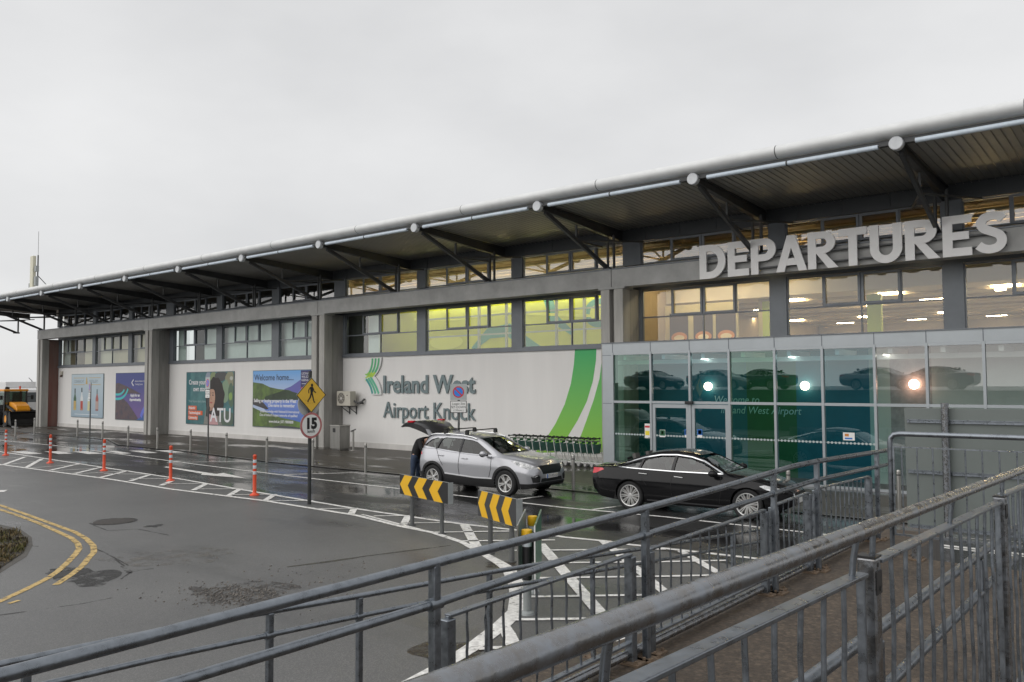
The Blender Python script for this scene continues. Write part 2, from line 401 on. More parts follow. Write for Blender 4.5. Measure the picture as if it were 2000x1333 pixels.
for q in (((845, 1041), (1004, 1038.5)), ((896, 1058), (1084, 1056)), ((1004, 1076.5), (1300, 1074)), ((1050, 1101), (1300, 1098.5)), ((1010, 1131), (1300, 1127)),
          ((1014, 1167.5), (1300, 1163)), ((1000, 1212), (1250, 1209)), ((1300, 1098.5), (1420, 1096)), ((1300, 1127), (1390, 1125)), ((1300, 1163), (1330, 1162))):
    st(q, .10, d=.012)
st([(907, 1026), (935, 1076)], .2, d=.012); st([(1055, 1064), (1110, 1128), (1171, 1198), (1240, 1280)], .2, d=.016)
st([(1177, 1058), (1276, 1140), (1330, 1184)], .17, d=.016); st([(1330, 1078), (1405, 1122), (1440, 1142)], .15, d=.016)
LT = lambda x, y: (x/2.76, 850+y/2.76)
for a, c in (((10, 165), (140, 118)), ((140, 178), (225, 130)), ((270, 192), (430, 156)), ((400, 210), (545, 176)), ((535, 232), (690, 194)), ((700, 250), (805, 217)),
             ((868, 274), (930, 248)), ((1042, 300), (1112, 264)), ((1230, 330), (1295, 292)), ((1428, 356), (1480, 322)), ((1890, 432), (1912, 395))):
    st([LT(*a), LT(*c)], .17, d=.012)
for a, c in (((0, 130), (150, 118)), ((20, 163), (240, 138)), ((150, 180), (430, 160)), ((280, 195), (540, 180)), ((410, 211), (690, 196)), ((560, 210), (800, 214)), ((700, 238), (930, 237)), ((880, 264), (1100, 263)), ((1060, 293), (1290, 292)), ((1250, 324), (1470, 322)), ((1440, 357), (1690, 355)), ((1700, 400), (1925, 397))):
    st([LT(*a), LT(*c)], .08, d=.012)
for a, c in (((845-22, 1036), (700+20/2.76, 1006)), ((730, 1009), (800, 1008.5)), ((783, 1023), (880, 1022))):
    st([a, c], .08, d=.012)
st([(788, 1026), (797, 1009)], .17, d=.012)
mk.stroke(GP, [(-60, 17.6), (-45.2, 18.0), (-30, 17.1)]+g2([(560, 929.6), (785, 956), (886, 967.5), (1099, 992), (1300, 1010.5)])+[(-7.2, 17.0), (4, 17.0)], .11, .008, line_m)
for a, c in (((1158, 996.5), (1222, 988)), ((554, 928), (699, 924)), ((326, 904), (500, 902)), ((1008, 977), (1060, 970))): st([a, c], .11, line_m, .012)
mk.poly(GP, g2([(319, 913), (395, 926), (392, 928), (482, 935), (436, 924.5), (422, 926.5), (326, 912)]), .008, line_m)
Z1 = lambda x, y: (x/8.333, 740+y/8.333)
Z2 = lambda x, y: (200+x/8.333, 760+y/8.333)
for q in ([Z1(170, 1190), Z1(420, 1185), Z1(690, 1222), Z1(440, 1230)], [Z1(720, 1188), Z1(950, 1185), Z1(1190, 1222), Z1(950, 1228)], [Z1(1185, 1188), Z1(1420, 1184), Z1(1690, 1222), Z1(1440, 1230)],
          [Z2(60, 1012), Z2(230, 1012), Z2(470, 1052), Z2(300, 1060)], [Z2(430, 1008), Z2(650, 1006), Z2(905, 1042), Z2(700, 1050)], [Z2(850, 1003), Z2(1080, 1001), Z2(1330, 1035), Z2(1130, 1043)]):
    mk.poly(GP, g2(q), .008, line_m)
LP = Pl((-21.6, 17.55, 0), (1, -.02, 0), (.1, 1, 0), (0, 0, 1))
mk.text(LP, 0, 0, 'SET DOWN', .95, .012, line_faded, kx=.72)
for a, c, w in (((1840, 1066), (2030, 1087), .16), ((1865, 1057), (2030, 1071), .10), ((1880, 1051.5), (2030, 1063), .10)): st([a, c], w)
mk.stroke(GP, g2([(0, 962), (8, 958)]), .2, .008, line_m)
struct(mk.build('lane_marking'))
Y = lambda x, y: (x/5.33, 950+y/5.33)
ym = MB()
ym.stroke(GP, g2([(-80, 972)]+[Y(*p) for p in ((0, 200), (300, 305), (560, 400), (780, 480), (900, 550), (970, 620), (978, 660), (975, 695), (930, 740), (860, 830), (760, 910), (580, 1030))]), .11, .006, yline_m)
ym.stroke(GP, g2([Y(200, 1190), Y(90, 1225)]), .07, .006, yline_m)
ym.stroke(GP, g2([(-80, 975)]+[Y(*p) for p in ((0, 245), (200, 310), (400, 385), (600, 475), (740, 540), (810, 600), (826, 650), (790, 705), (700, 800), (600, 890), (480, 970), (270, 1075), (0, 1200), (-250, 1310))]), .11, .006, yline_m)
struct(ym.build('yellow_marking'))
def blot(cx, cy, rx, ry, n=40, amp=.4, seed=1):
    R = random.Random(seed); ph = [R.uniform(0, 6.28) for _ in range(6)]
    return [(cx+rx*math.cos(a)*(1+amp*sum(math.sin((k+2)*a+ph[k])/(k+2) for k in range(6))), cy+ry*math.sin(a)*(1+amp*sum(math.sin((k+2)*a+ph[k])/(k+2) for k in range(6)))) for a in [2*math.pi*i/n for i in range(n)]]
pt = MB()
pt.poly(GP, g2(blot(170, 1128, 52, 20, seed=3)), .003, tar_m); pt.poly(GP, g2(blot(120, 1118, 30, 9, seed=5)), .0035, tar_m); pt.poly(GP, g2(blot(470, 1160, 110, 20, seed=33)), .0032, wear(mat('broken_surface', (.075, .07, .065), .8, var=.5, vscale=9, bump=.6), 3.5, .46, .62)); pt.poly(GP, g2(blot(330, 1090, 120, 16, seed=35)), .0034, wear(mat('dusty_patch', (.16, .15, .135), .7), 3.2, .48, .70))
pt.poly(GP, g2(blot(257, 1116, 12, 3, seed=9, amp=.8)), .003, tar_m); pt.poly(GP, g2(blot(300, 1028, 15, 2.5, seed=12, amp=.7)), .003, tar_m)
for q in ([(236, 1107), (258, 1116), (300, 1111)], [(225, 1093), (250, 1112), (258, 1116), (236, 1132)], [(182, 1026), (210, 1037), (270, 1034), (330, 1046)], [(50, 1066), (75, 1068)], [(260, 1110), (205, 1080), (180, 1070)],
          [(0, 1202), (80, 1191), (160, 1180), (220, 1168)], [(375, 1157), (420, 1150), (470, 1144)]):
    pt.stroke(GP, g2(q), .035, .003, tar_m)
pt.stroke(GP, g2([(560, 1108), (640, 1098), (720, 1086), (800, 1076), (880, 1066)]), [.05, .14, .06, .10, .03], .003, wear(mat('mossy_joint', (.065, .062, .048), .8, var=.5, vscale=8), 3, .35, .55))
pt.poly(GP, g2(blot(880, 1275, 60, 26, seed=21, amp=.5)), .003, wear(mat('silt', (.050, .038, .026), .25, var=.5, vscale=4), 2.0, .38, .58)); pt.poly(GP, g2(blot(985, 1105, 40, 7, seed=23)), .003, MATS['silt'])
struct(pt.build('road_patch'))
# loose grit on the broken surface
gr_m = mat('grit', (.16, .145, .13), .85, var=.5, vscale=30)
R = random.Random(4); gb = MB()
for k in range(900):
    a = R.uniform(0, 6.28); q = abs(R.gauss(.75, .35)) if k < 620 else abs(R.gauss(0, 1.5))
    p = gp(462+78*q*math.cos(a), 1162+18*q*math.sin(a)) if k < 820 else gp(R.uniform(500, 720), R.uniform(1090, 1180))
    s = R.uniform(.004, .015)
    gb.obox(p+V(0, 0, s*.4), (Vector((R.random(), R.random(), .3)), Vector((-R.random(), R.random(), .1)), Vector((0, .2, 1))), (s, s*.8, s*.6), gr_m)
tag(gb.build('gravel'), 'loose grit scattered on the broken grey road surface', 'gravel', kind='stuff')
# manhole
mh = gp(222, 1019)
cover = MB(); cover.lathe([(0, .008), (.40, .008), (.42, .006), (.42, 0)], mh, 32, mat('cast_iron', (.05, .043, .038), .6, metal=.3, var=.4, vscale=12, bump=.5, bscale=40)); cover.ring(Pl(mh, (1, 0, 0), (0, 1, 0), (0, 0, 1)), 0, 0, .43, .50, .004, tar_m)
tag(cover.build('manhole_cover', smooth=30), 'rusty round iron manhole cover in the grey road', 'manhole cover')
# verge with rough grass
VG = g2([(-60, 1020), (0, 1032), (37, 1040), (52, 1052), (54, 1062), (45, 1081), (19, 1098), (0, 1111), (-60, 1140), (-300, 1150), (-300, 1020)])
vb = MB(); vb.poly(GP, VG, .012); struct(vb.build('verge', soil_m))
sb = MB(); sb.poly(GP, g2([(-60, 1010), (0, 1025), (40, 1034), (62, 1050), (64, 1066), (52, 1088), (22, 1106), (0, 1120), (-60, 1150)]), .003); struct(sb.build('verge_edge', mat('wet_silt', (.07, .063, .052), .6, var=.4, vscale=5, bump=.4)))
gcols = [mat('grass_green', (.06, .055, .018), .7), mat('grass_straw', (.16, .115, .045), .75), mat('grass_dark', (.045, .034, .018), .75), mat('grass_moss', (.085, .080, .018), .8)]
R = random.Random(11); gb = MB()
def inside(x, y, P):
    c = False; n = len(P)
    for i in range(n):
        (x1, y1), (x2, y2) = P[i], P[i-1]
        if (y1 > y) != (y2 > y) and x < (x2-x1)*(y-y1)/(y2-y1)+x1: c = not c
    return c
k = 0
while k < 5200:
    q = gp(R.uniform(-90, 56), R.uniform(1020, 1128)); 
    if not inside(q.x, q.y, VG): continue
    k += 1
    h = R.uniform(.02, .085)*(1+.8*math.sin(q.x*5)*math.sin(q.y*4.3)); a = R.uniform(0, 6.28); w = R.uniform(.006, .016)
    le = V(math.cos(a), math.sin(a), 0)*h*R.uniform(.2, 1.1); sd = V(-math.sin(a), math.cos(a), 0)*w
    m = gcols[min(3, int(abs(math.sin(q.x*3.1+1)*math.sin(q.y*2.7))*3+R.random()*1.6))]
    gb.add([q-sd, q+sd, q+le*.5+V(0, 0, h*.8)+sd*.7, q+le*.5+V(0, 0, h*.8)-sd*.7, q+le+V(0, 0, h)], [(0, 1, 2, 3), (3, 2, 4)], m)
tag(gb.build('grass'), 'rough yellow green grass on the soil verge', 'grass', kind='stuff')

# ================================================================ terminal building
WY = 26.2
T = thing('terminal_building', 'long low airport terminal with white walls, concrete columns and an oversailing metal roof', 'terminal', (-30, 26.2, 0))
X0, X1 = -65.4, 9.0
b = MB(); b.box(X0, X1, WY, WY+.3, 0, 4.35); b.box(X0, X0+.3, WY+.3, 48, 0, 4.35); b.build('wall', white_wall, T)
b = MB(); b.box(X0, -15.45, WY-.025, WY+.02, 0, .28); b.build('plinth', mat('plinth_paint', (.66, .64, .61), .7, var=.15, vscale=1.2, streak=True), T)
b = MB(); b.box(X0-.02, X1, WY-.09, WY+.3, 4.352, 4.50); b.build('sill_band', frame_grey, T)
b = MB(); b.box(X0, X1, WY+.05, WY+.3, 6.44, 7.36); b.build('spandrel', panel_grey, T)
b = MB(); b.box(X0, X1, WY+.02, WY+.3, 8.24, 8.74)
for i in range(50):
    x = X0+1.2+i*1.4; b.box(x, x+.03, WY+.005, WY+.02, 8.26, 8.7)
b.build('upper_cladding', mat('dark_cladding', (.07, .077, .085), .5, metal=.1, var=.12, vscale=1.5), T)
# interior storeys
b = MB(); b.box(X0+.4, X1, WY+.31, 46, 4.2, 4.34); b.build('upper_floor', mat('floor_tile', (.22, .19, .16), .4, var=.1), T)
tan_wall = mat('tan_wall', (.40, .31, .20), .7, var=.12, vscale=.8)
cream = mat('cream_ceiling', (.58, .52, .42), .8)
brown_deck = mat('timber_deck', (.20, .15, .075), .7, var=.25, vscale=1.5)
b = MB(); b.box(X0+.4, X1, 46, 46.2, 0, 8.6); b.box(X0+.3, X0+.4, WY+.31, 34, 4.35, 8.6)
b.build('rear_wall', tan_wall, T)
b = MB(); b.box(-33.0, -32.6, WY+.6, 46, 4.35, 8.6); b.box(-16.0, -15.6, WY+.6, 46, 4.35, 6.9); b.build('partition', tan_wall, T)
b = MB(); b.box(-15.6, X1, 28.6, 45.9, 6.10, 6.22); b.box(-15.6, X1, 28.5, 28.62, 6.10, 6.9); b.box(-15.6, X1, 26.6, 28.6, 6.86, 6.95); b.build('inner_ceiling', cream, T)
for j in range(2):
    b = MB()
    for i in range(8): 
        yy = 30.2+i*2.1; b.box(-15.6, X1, yy, yy+.16, 6.02, 6.095)
    if j == 0: b.build('ceiling_rib', mat('rib_paint', (.36, .29, .20), .7), T)
# roof: deck, eaves tube, ribs under the soffit
RX0, RX1, EY = -70.9, 9.5, 21.1
b = MB()
def rz(y): return 8.93-(y-EY)*.045
b.add([(RX0, EY, rz(EY)), (RX1, EY, rz(EY)), (RX1, 48, 8.0), (RX0, 48, 8.0), (RX0, EY, rz(EY)+.14), (RX1, EY, rz(EY)+.14), (RX1, 48, 10.2), (RX0, 48, 10.2)],
      [(3, 2, 1, 0), (4, 5, 6, 7), (0, 1, 5, 4), (1, 2, 6, 5), (2, 3, 7, 6), (3, 0, 4, 7)])
roof = b.build('roof', soffit_m, T)
b = MB()
for i in range(400):
    x = RX0+.3+i*.2
    b.add([(x, EY+.2, rz(EY+.2)-.010), (x+.02, EY+.2, rz(EY+.2)-.010), (x+.02, WY, rz(WY)-.010), (x, WY, rz(WY)-.010), (x, EY+.2, rz(EY+.2)), (x+.02, EY+.2, rz(EY+.2)), (x+.02, WY, rz(WY)), (x, WY, rz(WY))],
          [(3, 2, 1, 0), (0, 1, 5, 4), (1, 2, 6, 5), (3, 0, 4, 7)])
b.build('soffit_rib', mat('soffit_rib_paint', (.22, .215, .20), .5), roof)
b = MB()
prof = [(EY-.02+.21*math.cos(a)*1.05, 9.12+.175*math.sin(a)) for a in [RAD(60+i*(250/18)) for i in range(19)]]
n = len(prof)
vs = [(x, y, z) for x in (RX0, RX1) for y, z in prof]
b.add(vs, [(i, i+1, n+i+1, n+i) for i in range(n-1)], bull_m)
b.add([(RX0, y, z) for y, z in prof], [tuple(range(n))], bull_m)
for i in range(14):
    x = -2.9-i*5.6+.3; b.add([(q, EY-.02+(y-EY+.02)*1.012, 9.12+(z-9.12)*1.012) for q in (x, x+.025) for y, z in prof], [(k, k+1, n+k+1, n+k) for k in range(n-1)], dark_steel)
b.build('eaves_tube', None, roof, smooth=40)
b = MB(); b.box(RX0+.02, RX1, EY+.02, EY+.2, 8.80, 8.94); b.build('eaves_plate', dark_steel, roof)
DX = [-5.26, -10.62, -16.14, -21.83, -27.45, -33.05, -38.62, -44.15, -49.6, -55.0, -60.4, -65.7, -70.6]
DZ = 8.79
for i, x in enumerate(DX):
    r_ = MB(); # tapered rafter as an I beam
    for (ya, za, yb, zb, w) in ((EY+.1, 8.72, WY+.0, 8.28, .16), (EY+.1, 8.90, WY+.0, 8.66, .16)): r_.beam((x, ya, za), (x, yb, zb), w, .03)
    r_.add([(x-.012, EY+.1, 8.72), (x+.012, EY+.1, 8.72), (x+.012, EY+.1, 8.9), (x-.012, EY+.1, 8.9), (x-.012, WY, 8.28), (x+.012, WY, 8.28), (x+.012, WY, 8.66), (x-.012, WY, 8.66)],
           [(0, 1, 2, 3), (0, 4, 5, 1), (3, 2, 6, 7), (0, 3, 7, 4), (1, 5, 6, 2), (4, 7, 6, 5)])
    rf = r_.build('rafter', dark_steel, T)
    d_ = MB(); d_.lathe([(0, -.10), (.15, -.10), (.165, -.085), (.165, .06), (0, .06)], (x, EY-.02, DZ), 24, axis='y'); d_.build('end_disc', disc_m, rf, smooth=40)
    s_ = MB(); s_.beam((x, EY+.35, 8.66), (x, 25.25, 7.17), .10, .14); s_.box(x-.13, x+.13, 25.05, 25.45, 7.105, 7.2); s_.box(x-.03, x+.03, 23.2, 23.26, 8.0, 8.5)
    s_.beam((x, 23.2, 7.95), (x+.9, WY, 8.2), .05, .06); s_.beam((x, 23.2, 7.95), (x-.9, WY, 8.2), .05, .06)
    s_.cyl((x+.2, 25.3, 7.15), (x+.2, 25.3, 8.4), .05); s_.cyl((x-.12, 25.4, 7.15), (x-.12, 25.4, 8.4), .05)
    s_.build('strut', dark_steel, rf)
    if i+1 < len(DX):
        g_ = MB(); xn = DX[i+1]; g_.cyl((x-.42, EY-.03, DZ-.01), (xn+.42, EY-.03, DZ-.01), .062, m=pipe_m); g_.cyl((x-.42, EY-.03, DZ), (x-.1, EY-.03, DZ), .02, m=dark_steel); g_.cyl((xn+.42, EY-.03, DZ), (xn+.1, EY-.03, DZ), .02, m=dark_steel)
        for q in ((x+xn)/2,): g_.cyl((q-.02, EY-.03, DZ-.01), (q+.02, EY-.03, DZ-.01), .07, m=dark_steel)
        g_.build('gutter_pipe', None, rf, smooth=40)
g_ = MB(); g_.cyl((DX[0]+.42, EY-.03, DZ), (6, EY-.03, DZ), .062); g_.build('gutter_pipe', pipe_m, T, smooth=40)
# concrete columns and ring beam
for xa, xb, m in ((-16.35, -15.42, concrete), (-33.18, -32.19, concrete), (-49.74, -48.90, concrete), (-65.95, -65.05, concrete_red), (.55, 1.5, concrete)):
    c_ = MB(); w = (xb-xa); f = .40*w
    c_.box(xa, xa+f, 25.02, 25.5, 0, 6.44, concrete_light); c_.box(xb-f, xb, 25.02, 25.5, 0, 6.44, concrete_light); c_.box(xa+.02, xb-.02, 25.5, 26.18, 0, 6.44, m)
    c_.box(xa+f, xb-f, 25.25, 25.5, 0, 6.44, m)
    c_.build('column', None, T, bevel=.015)
b = MB()
xs = [-65.95, -49.32, -32.68, -15.88, 1.0, 9]
for xa, xb in zip(xs, xs[1:]): b.box(xa+.012, xb-.012, 25.0, 25.55, 6.46, 7.1)
for x in xs[1:5]: b.box(x-.55, x+.55, 24.985, 25.6, 6.40, 6.475)
bo = b.build('beam', concrete_beam, T, bevel=.012)
b = MB(); b.box(xs[0], 9, 25.55, WY+.05, 7.0, 7.08); b.box(xs[0]-.0, 9, 24.97, 25.57, 7.102, 7.135); b.build('beam_flashing', frame_grey, bo)
# window bands
pane_m = glass('clear_glass', (.84, .90, .88), .085, wave=.03)
pane_up = glass('clerestory_glass', (.80, .80, .72), .15, wave=.03)
def window(xa, xb, z0, z1, zm, openers=(1, 2), pm=pane_m, name='window'):
    f = MB(); t = .045; ya, yb = WY+.02, WY+.12
    f.box(xa, xa+t, ya, yb, z0, z1); f.box(xb-t, xb, ya, yb, z0, z1); f.box(xa+t, xb-t, ya, yb, z0, z0+t); f.box(xa+t, xb-t, ya, yb, z1-t, z1)
    n = 4; w = (xb-xa)/n
    zu = zm if zm else z0
    if zm: 
        f.box(xa+t, xb-t, ya, yb, zm-t/2, zm+t/2)
        f.box((xa+xb)/2-t/2, (xa+xb)/2+t/2, ya+.005, yb-.005, z0+t, zm-t/2)
    for i in range(1, n): f.box(xa+i*w-t/2, xa+i*w+t/2, ya+.005, yb-.005, zu+t/2, z1-t)
    for i in openers:
        x0, x1 = xa+i*w+t*.3, xa+(i+1)*w-t*.3; q = .075; y2 = WY-.01
        f.box(x0, x1, y2, ya+.03, zu+.012, zu+.012+q); f.box(x0, x1, y2, ya+.03, z1-q-.012, z1-.012); f.box(x0, x0+q, y2, ya+.03, zu+.012+q, z1-q-.012); f.box(x1-q, x1, y2, ya+.03, zu+.012+q, z1-q-.012)
    wo = f.build(name, frame_grey, T)
    p = MB(); p.add([(xa+.02, WY+.06, z0+.02), (xb-.02, WY+.06, z0+.02), (xb-.02, WY+.06, z1-.02), (xa+.02, WY+.06, z1-.02)], [(0, 1, 2, 3)]); p.build('pane', pm, wo)
bays = [(-65.02, -59.53), (-59.06, -54.28), (-53.79, -49.4), (-48.48, -43.63), (-43.03, -38.18), (-37.53, -32.9), (-32.04, -27.01), (-26.45, -21.46), (-20.89, -16.1), (-15.35, -10.52), (-9.98, -5.38), (-4.86, -.1), (.4, 5)]
for i, (xa, xb) in enumerate(bays):
    window(xa, xb, 4.5, 6.42, 5.42); window(xa, xb, 7.38, 8.22, None, pm=pane_up, name='clerestory_window')
pl_ = [(X0, -65.02)]+[(bays[i][1], bays[i+1][0]) for i in range(len(bays)-1)]
for xa, xb in pl_:
    b = MB(); b.box(xa, xb, WY-.03, WY+.2, 4.505, 6.45); b.box(xa, xb, WY-.03, WY+.2, 7.375, 8.25); b.build('pier_panel', panel_grey, T)
# blinds and rooms behind the panes
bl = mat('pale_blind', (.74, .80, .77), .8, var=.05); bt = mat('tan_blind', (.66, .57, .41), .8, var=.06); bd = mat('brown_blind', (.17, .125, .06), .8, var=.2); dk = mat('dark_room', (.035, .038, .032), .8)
def blind_or_backing(xa, xb, m, z0=4.42, z1=6.55, y=WY+.34, name='blind_or_backing'): q = MB(); q.box(xa, xb, y, y+.03, z0, z1); return q.build(name, m, T)
blind_or_backing(-64.98, -63.9, mat('white_blind', (.78, .77, .74), .8)); blind_or_backing(-63.85, -61.55, bd); blind_or_backing(-61.5, -59.5, bt)
blind_or_backing(-59.1, -57.0, mat('cream_blind', (.72, .66, .52), .8)); blind_or_backing(-56.95, -49.5, bt)
blind_or_backing(-48.5, -47.6, bl); blind_or_backing(-47.55, -45.1, dk, y=WY+1.4); blind_or_backing(-45.5, -32.9, bl); blind_or_backing(-47.6, -45.0, mat('dark_glass_screen', (.06, .075, .06), .2), y=WY+1.0)
blind_or_backing(-32.5, -30.85, dk, y=WY+.4); blind_or_backing(-30.8, -30.0, bl, y=WY+.4)  # dark sheet stands in for dark glass, pale sheet for window light beyond
yg = mat('lime_wall', (.60, .62, .035), .6, var=.12, vscale=.5)
q = MB(); q.box(-32.55, -17.6, 28.6, 28.75, 4.35, 6.9); lw = q.build('mural_wall', yg, T)
q = MB(); mp_ = Pl((-30, 28.59, 4.35), (1, 0, 0), (0, 0, 1), (0, -1, 0)); tq = mat('mural_teal', (.10, .32, .25), .6); tl = mat('mural_lime', (.70, .72, .10), .6)
q.stroke(mp_, [(4.2, .3), (5.2, 1.0), (6.4, 1.1), (7.4, .5), (8.2, .2)], [.2, .5, .6, .5, .2], .003, tq); q.stroke(mp_, [(8.6, 2.4), (8.9, 1.5), (9.9, .8)], [.5, .45, .2], .003, tq)
q.ell(mp_, 11.2, 1.6, .7, .6, .003, tq); q.ell(mp_, 11.2, 1.6, .42, .36, .005, tl); q.stroke(mp_, [(.3, 1.9), (3, 1.75), (6, 1.9), (12, 1.4)], .12, .004, tl); q.ell(mp_, 2.5, .7, 1.1, .35, .004, tl)
q.build('mural', None, lw)
q = MB()
for x in (-27.9, -24.6, -23.0, -20.3, -18.9): q.box(x, x+.1, 27.6, 27.7, 4.35, 6.7)
for z in (5.2, 6.05): q.box(-28, -17.6, 27.62, 27.68, z, z+.07)
q.build('inner_screen', mat('screen_frame', (.42, .43, .36), .5), T)
q = MB(); q.box(-17.7, -17.55, 27.2, 28.7, 4.35, 6.8); q.box(-17.5, -16.05, 27.7, 27.8, 4.35, 5.9); q.build('inner_panel', mat('peach_panel', (.62, .48, .34), .6), T)
# restaurant fittings seen through the right hand bays
q = MB(); q.box(-15.5, X1, 45.3, 45.5, 4.35, 6.1); rw = q.build('inner_wall', mat('taupe_wall', (.30, .25, .21), .7, var=.15, vscale=.5), T)
q = MB(); q.box(-15.55, -12.6, 28.3, 28.4, 4.35, 6.0); q.box(-12.2, -11.7, 29.2, 29.5, 4.35, 6.09); q.build('room_divider', mat('divider_plaster', (.52, .44, .24), .7, var=.1), T)
q = MB(); q.box(-12.0, -11.75, 29.1, 29.19, 4.35, 6.0); q.box(-8.35, -7.9, 29.1, 29.3, 4.35, 6.0); q.build('lime_column', mat('lime_paint', (.42, .50, .08), .6), T)
fp = Pl((-15.4, 28.29, 4.35), (1, 0, 0), (0, 0, 1), (0, -1, 0))
for xa in (.05, 1.05, 1.95):
    q = MB(); q.rect(fp, xa, .1, xa+.78, 1.35, .01, mat('poster_brown', (.06, .04, .03), .5)); q.ell(fp, xa+.4, .42, .33, .2, .014, mat('food_orange', (.6, .22, .05), .5)); q.ell(fp, xa+.4, .40, .22, .11, .017, mat('food_cream', (.8, .62, .36), .5)); q.build('menu_poster', None, T)
warm = mat('warm_lamp', (1, .80, .50), emit=34)
R = random.Random(3)
for i in range(5):
    for j in range(7):
        x = -15.0+j*3.4+(i % 2)*1.5-i*.6; y = 30.0+i*3.4
        q = MB(); q.box(x, x+.8, y-.11, y+.11, 6.05, 6.09); q.build('ceiling_or_fill_lamp', warm, T)
for x in (-14.9, -13.2, -11.2):
    q = MB(); q.box(x, x+.9, 27.2, 27.4, 6.80, 6.84); q.build('ceiling_or_fill_lamp', warm, T)  # lamps added in front of the divider to brighten it
for x, y in ((-7.4, 32.8), (-3.0, 29.6), (-2.4, 29.7), (-1.8, 29.8), (-4.7, 31), (-9.6, 34)):
    q = MB(); q.lathe([(0, 6.03), (.16, 6.03), (.16, 6.09), (0, 6.09)], (x, y, 0), 16); q.build('ceiling_or_fill_lamp', warm, T)
q = MB()
for i in range(5): q.box(-32+i*3.1, -30+i*3.1, 26.62, 26.74, 6.70, 6.74)
q.box(-29.5, -17.8, 28.2, 28.3, 6.85, 6.9); q.build('ceiling_or_fill_lamp', mat('mural_fill_glow', (1, .93, .6), emit=12), T)  # out-of-sight lamps added to brighten the lime wall
# roof space behind the clerestory: pale trusses, added streak bars and added fill lamps
q = MB()
for i in range(24): q.box(-33, X1, 27.2+i*.8, 27.35+i*.8, 8.0, 8.1) if i < 8 else None
q.build('truss', mat('truss_paint', (.42, .33, .18), .6), T)
q = MB(); q.box(X0+1, X1, 27.05, 30, 8.28, 8.30); q.build('roof_lining', brown_deck, T)
q = MB(); q.box(-33, X1, 30, 30.1, 6.92, 8.3); q.build('upper_rear_wall', brown_deck, T)
q = MB()
for i in range(6): q.box(-31+i*6.3, -29+i*6.3, 28.9, 29.1, 7.0, 7.04)
q.build('clerestory_fill', mat('clerestory_fill_glow', (1, .75, .4), emit=22), T)  # unseen lamps added to light the brown roof lining
q = MB(); q.box(-33, X1, 28.0, 28.12, 7.62, 7.74, mat('streak_white', (.75, .74, .70), .5)); q.box(-33, X1, 29.2, 29.3, 7.2, 7.5, mat('streak_white', (.75, .74, .70), .5)); q.build('streak_bar', None, T)  # pale bars added for the white streaks of mirrored sky in the panes
for x, y in ((1279, 559), (1114, 577), (1790, 519), (1487, 541)):
    p = wl(x, y, 25.6); q = MB(); q.lathe([(0, 0), (.085, 0), (.10, .012), (.10, .02), (0, .02)], (p.x, 25.75, 6.98), 20); q.build('soffit_lamp', mat('soffit_lamp', (1, .82, .5), emit=9), T)

# ================================================================ glazed entrance porch
VY = 24.2
G = thing('entrance_porch', 'glazed entrance porch with pale frame and tinted glass below the big white letters', 'entrance porch', (-8, 24.2, 0))
MX = [wl(x, 700, VY).x for x in (1197, 1271, 1347, 1424, 1513, 1606, 1708, 1810, 1922)]; MX += [MX[-1]+1.35*k for k in range(1, 5)]
PX0 = MX[0]-.42; PX1 = MX[-1]+.1
b = MB(); b.box(PX0, PX1, VY-.02, WY-.1, 4.10, 4.42, light_alu); b.box(PX0-.03, PX1, VY-.06, WY-.1, 4.42, 4.45, frame_grey)
for x in MX: b.box(x-.012, x+.012, VY-.026, VY-.02, 4.10, 4.42, frame_grey)
b.build('porch_roof', None, G)
b = MB(); b.box(PX0, MX[0]-.05, VY-.01, VY+.4, 0, 4.10, light_alu)
for z in (2.35, 4.0): b.box(PX0-.002, MX[0]-.05, VY-.014, VY-.01, z, z+.02, frame_grey)
b.build('corner_panel', None, G)
b = MB()
for i, x in enumerate(MX): b.box(x-.035, x+.035, VY-.05, VY+.09, 0 if i < 6 else 0, 4.10)
b.box(MX[0]-.035, PX1, VY-.04, VY+.08, 2.38, 2.46); b.box(MX[0]-.035, PX1, VY-.03, VY+.08, 4.02, 4.098); b.box(MX[0]+.035, MX[1]-.035, VY-.03, VY+.08, 0, .1); b.box(MX[3]+.035, PX1, VY-.03, VY+.08, 0, .1)
b.build('mullion_frame', light_alu, G)
teal_gl = glass('teal_glass', (.46, .70, .75), .10, wave=.03, gtint=(.80, .96, 1)); green_gl = glass('green_glass', (.42, .70, .56), .10, wave=.03, gtint=(.76, 1, .94)); clear2 = glass('porch_glass', (.78, .84, .82), .12, wave=.015)
for i in range(len(MX)-1):
    for z0, z1 in ((.1, 2.38), (2.46, 4.02)):
        if z0 < 1 and i in (1, 2): continue
        b = MB(); xa, xb = MX[i]+.03, MX[i+1]-.03
        b.add([(xa, VY+.02, z0), (xb, VY+.02, z0), (xb, VY+.02, z1), (xa, VY+.02, z1)], [(0, 1, 2, 3)]); b.build('glazing', green_gl if i in (0, 3) else clear2 if i > 5 else teal_gl, G)
for i in (1, 2):
    d_ = MB(); xa, xb = MX[i]+.04, MX[i+1]-.04; t = .11
    d_.box(xa, xa+t, VY-.02, VY+.05, .02, 2.36); d_.box(xb-t, xb, VY-.02, VY+.05, .02, 2.36); d_.box(xa+t, xb-t, VY-.02, VY+.05, 2.24, 2.36); d_.box(xa+t, xb-t, VY-.02, VY+.05, .02, .15)
    d = d_.build('sliding_door', light_alu, G)
    p = MB(); p.add([(xa+t, VY+.015, .15), (xb-t, VY+.015, .15), (xb-t, VY+.015, 2.24), (xa+t, VY+.015, 2.24)], [(0, 1, 2, 3)]); p.build('pane', teal_gl, d)
b = MB(); b.box(MX[2]-.14, MX[2]+.14, VY-.14, VY-.05, 2.37, 2.47); b.build('door_sensor', black_m, G, bevel=.02)
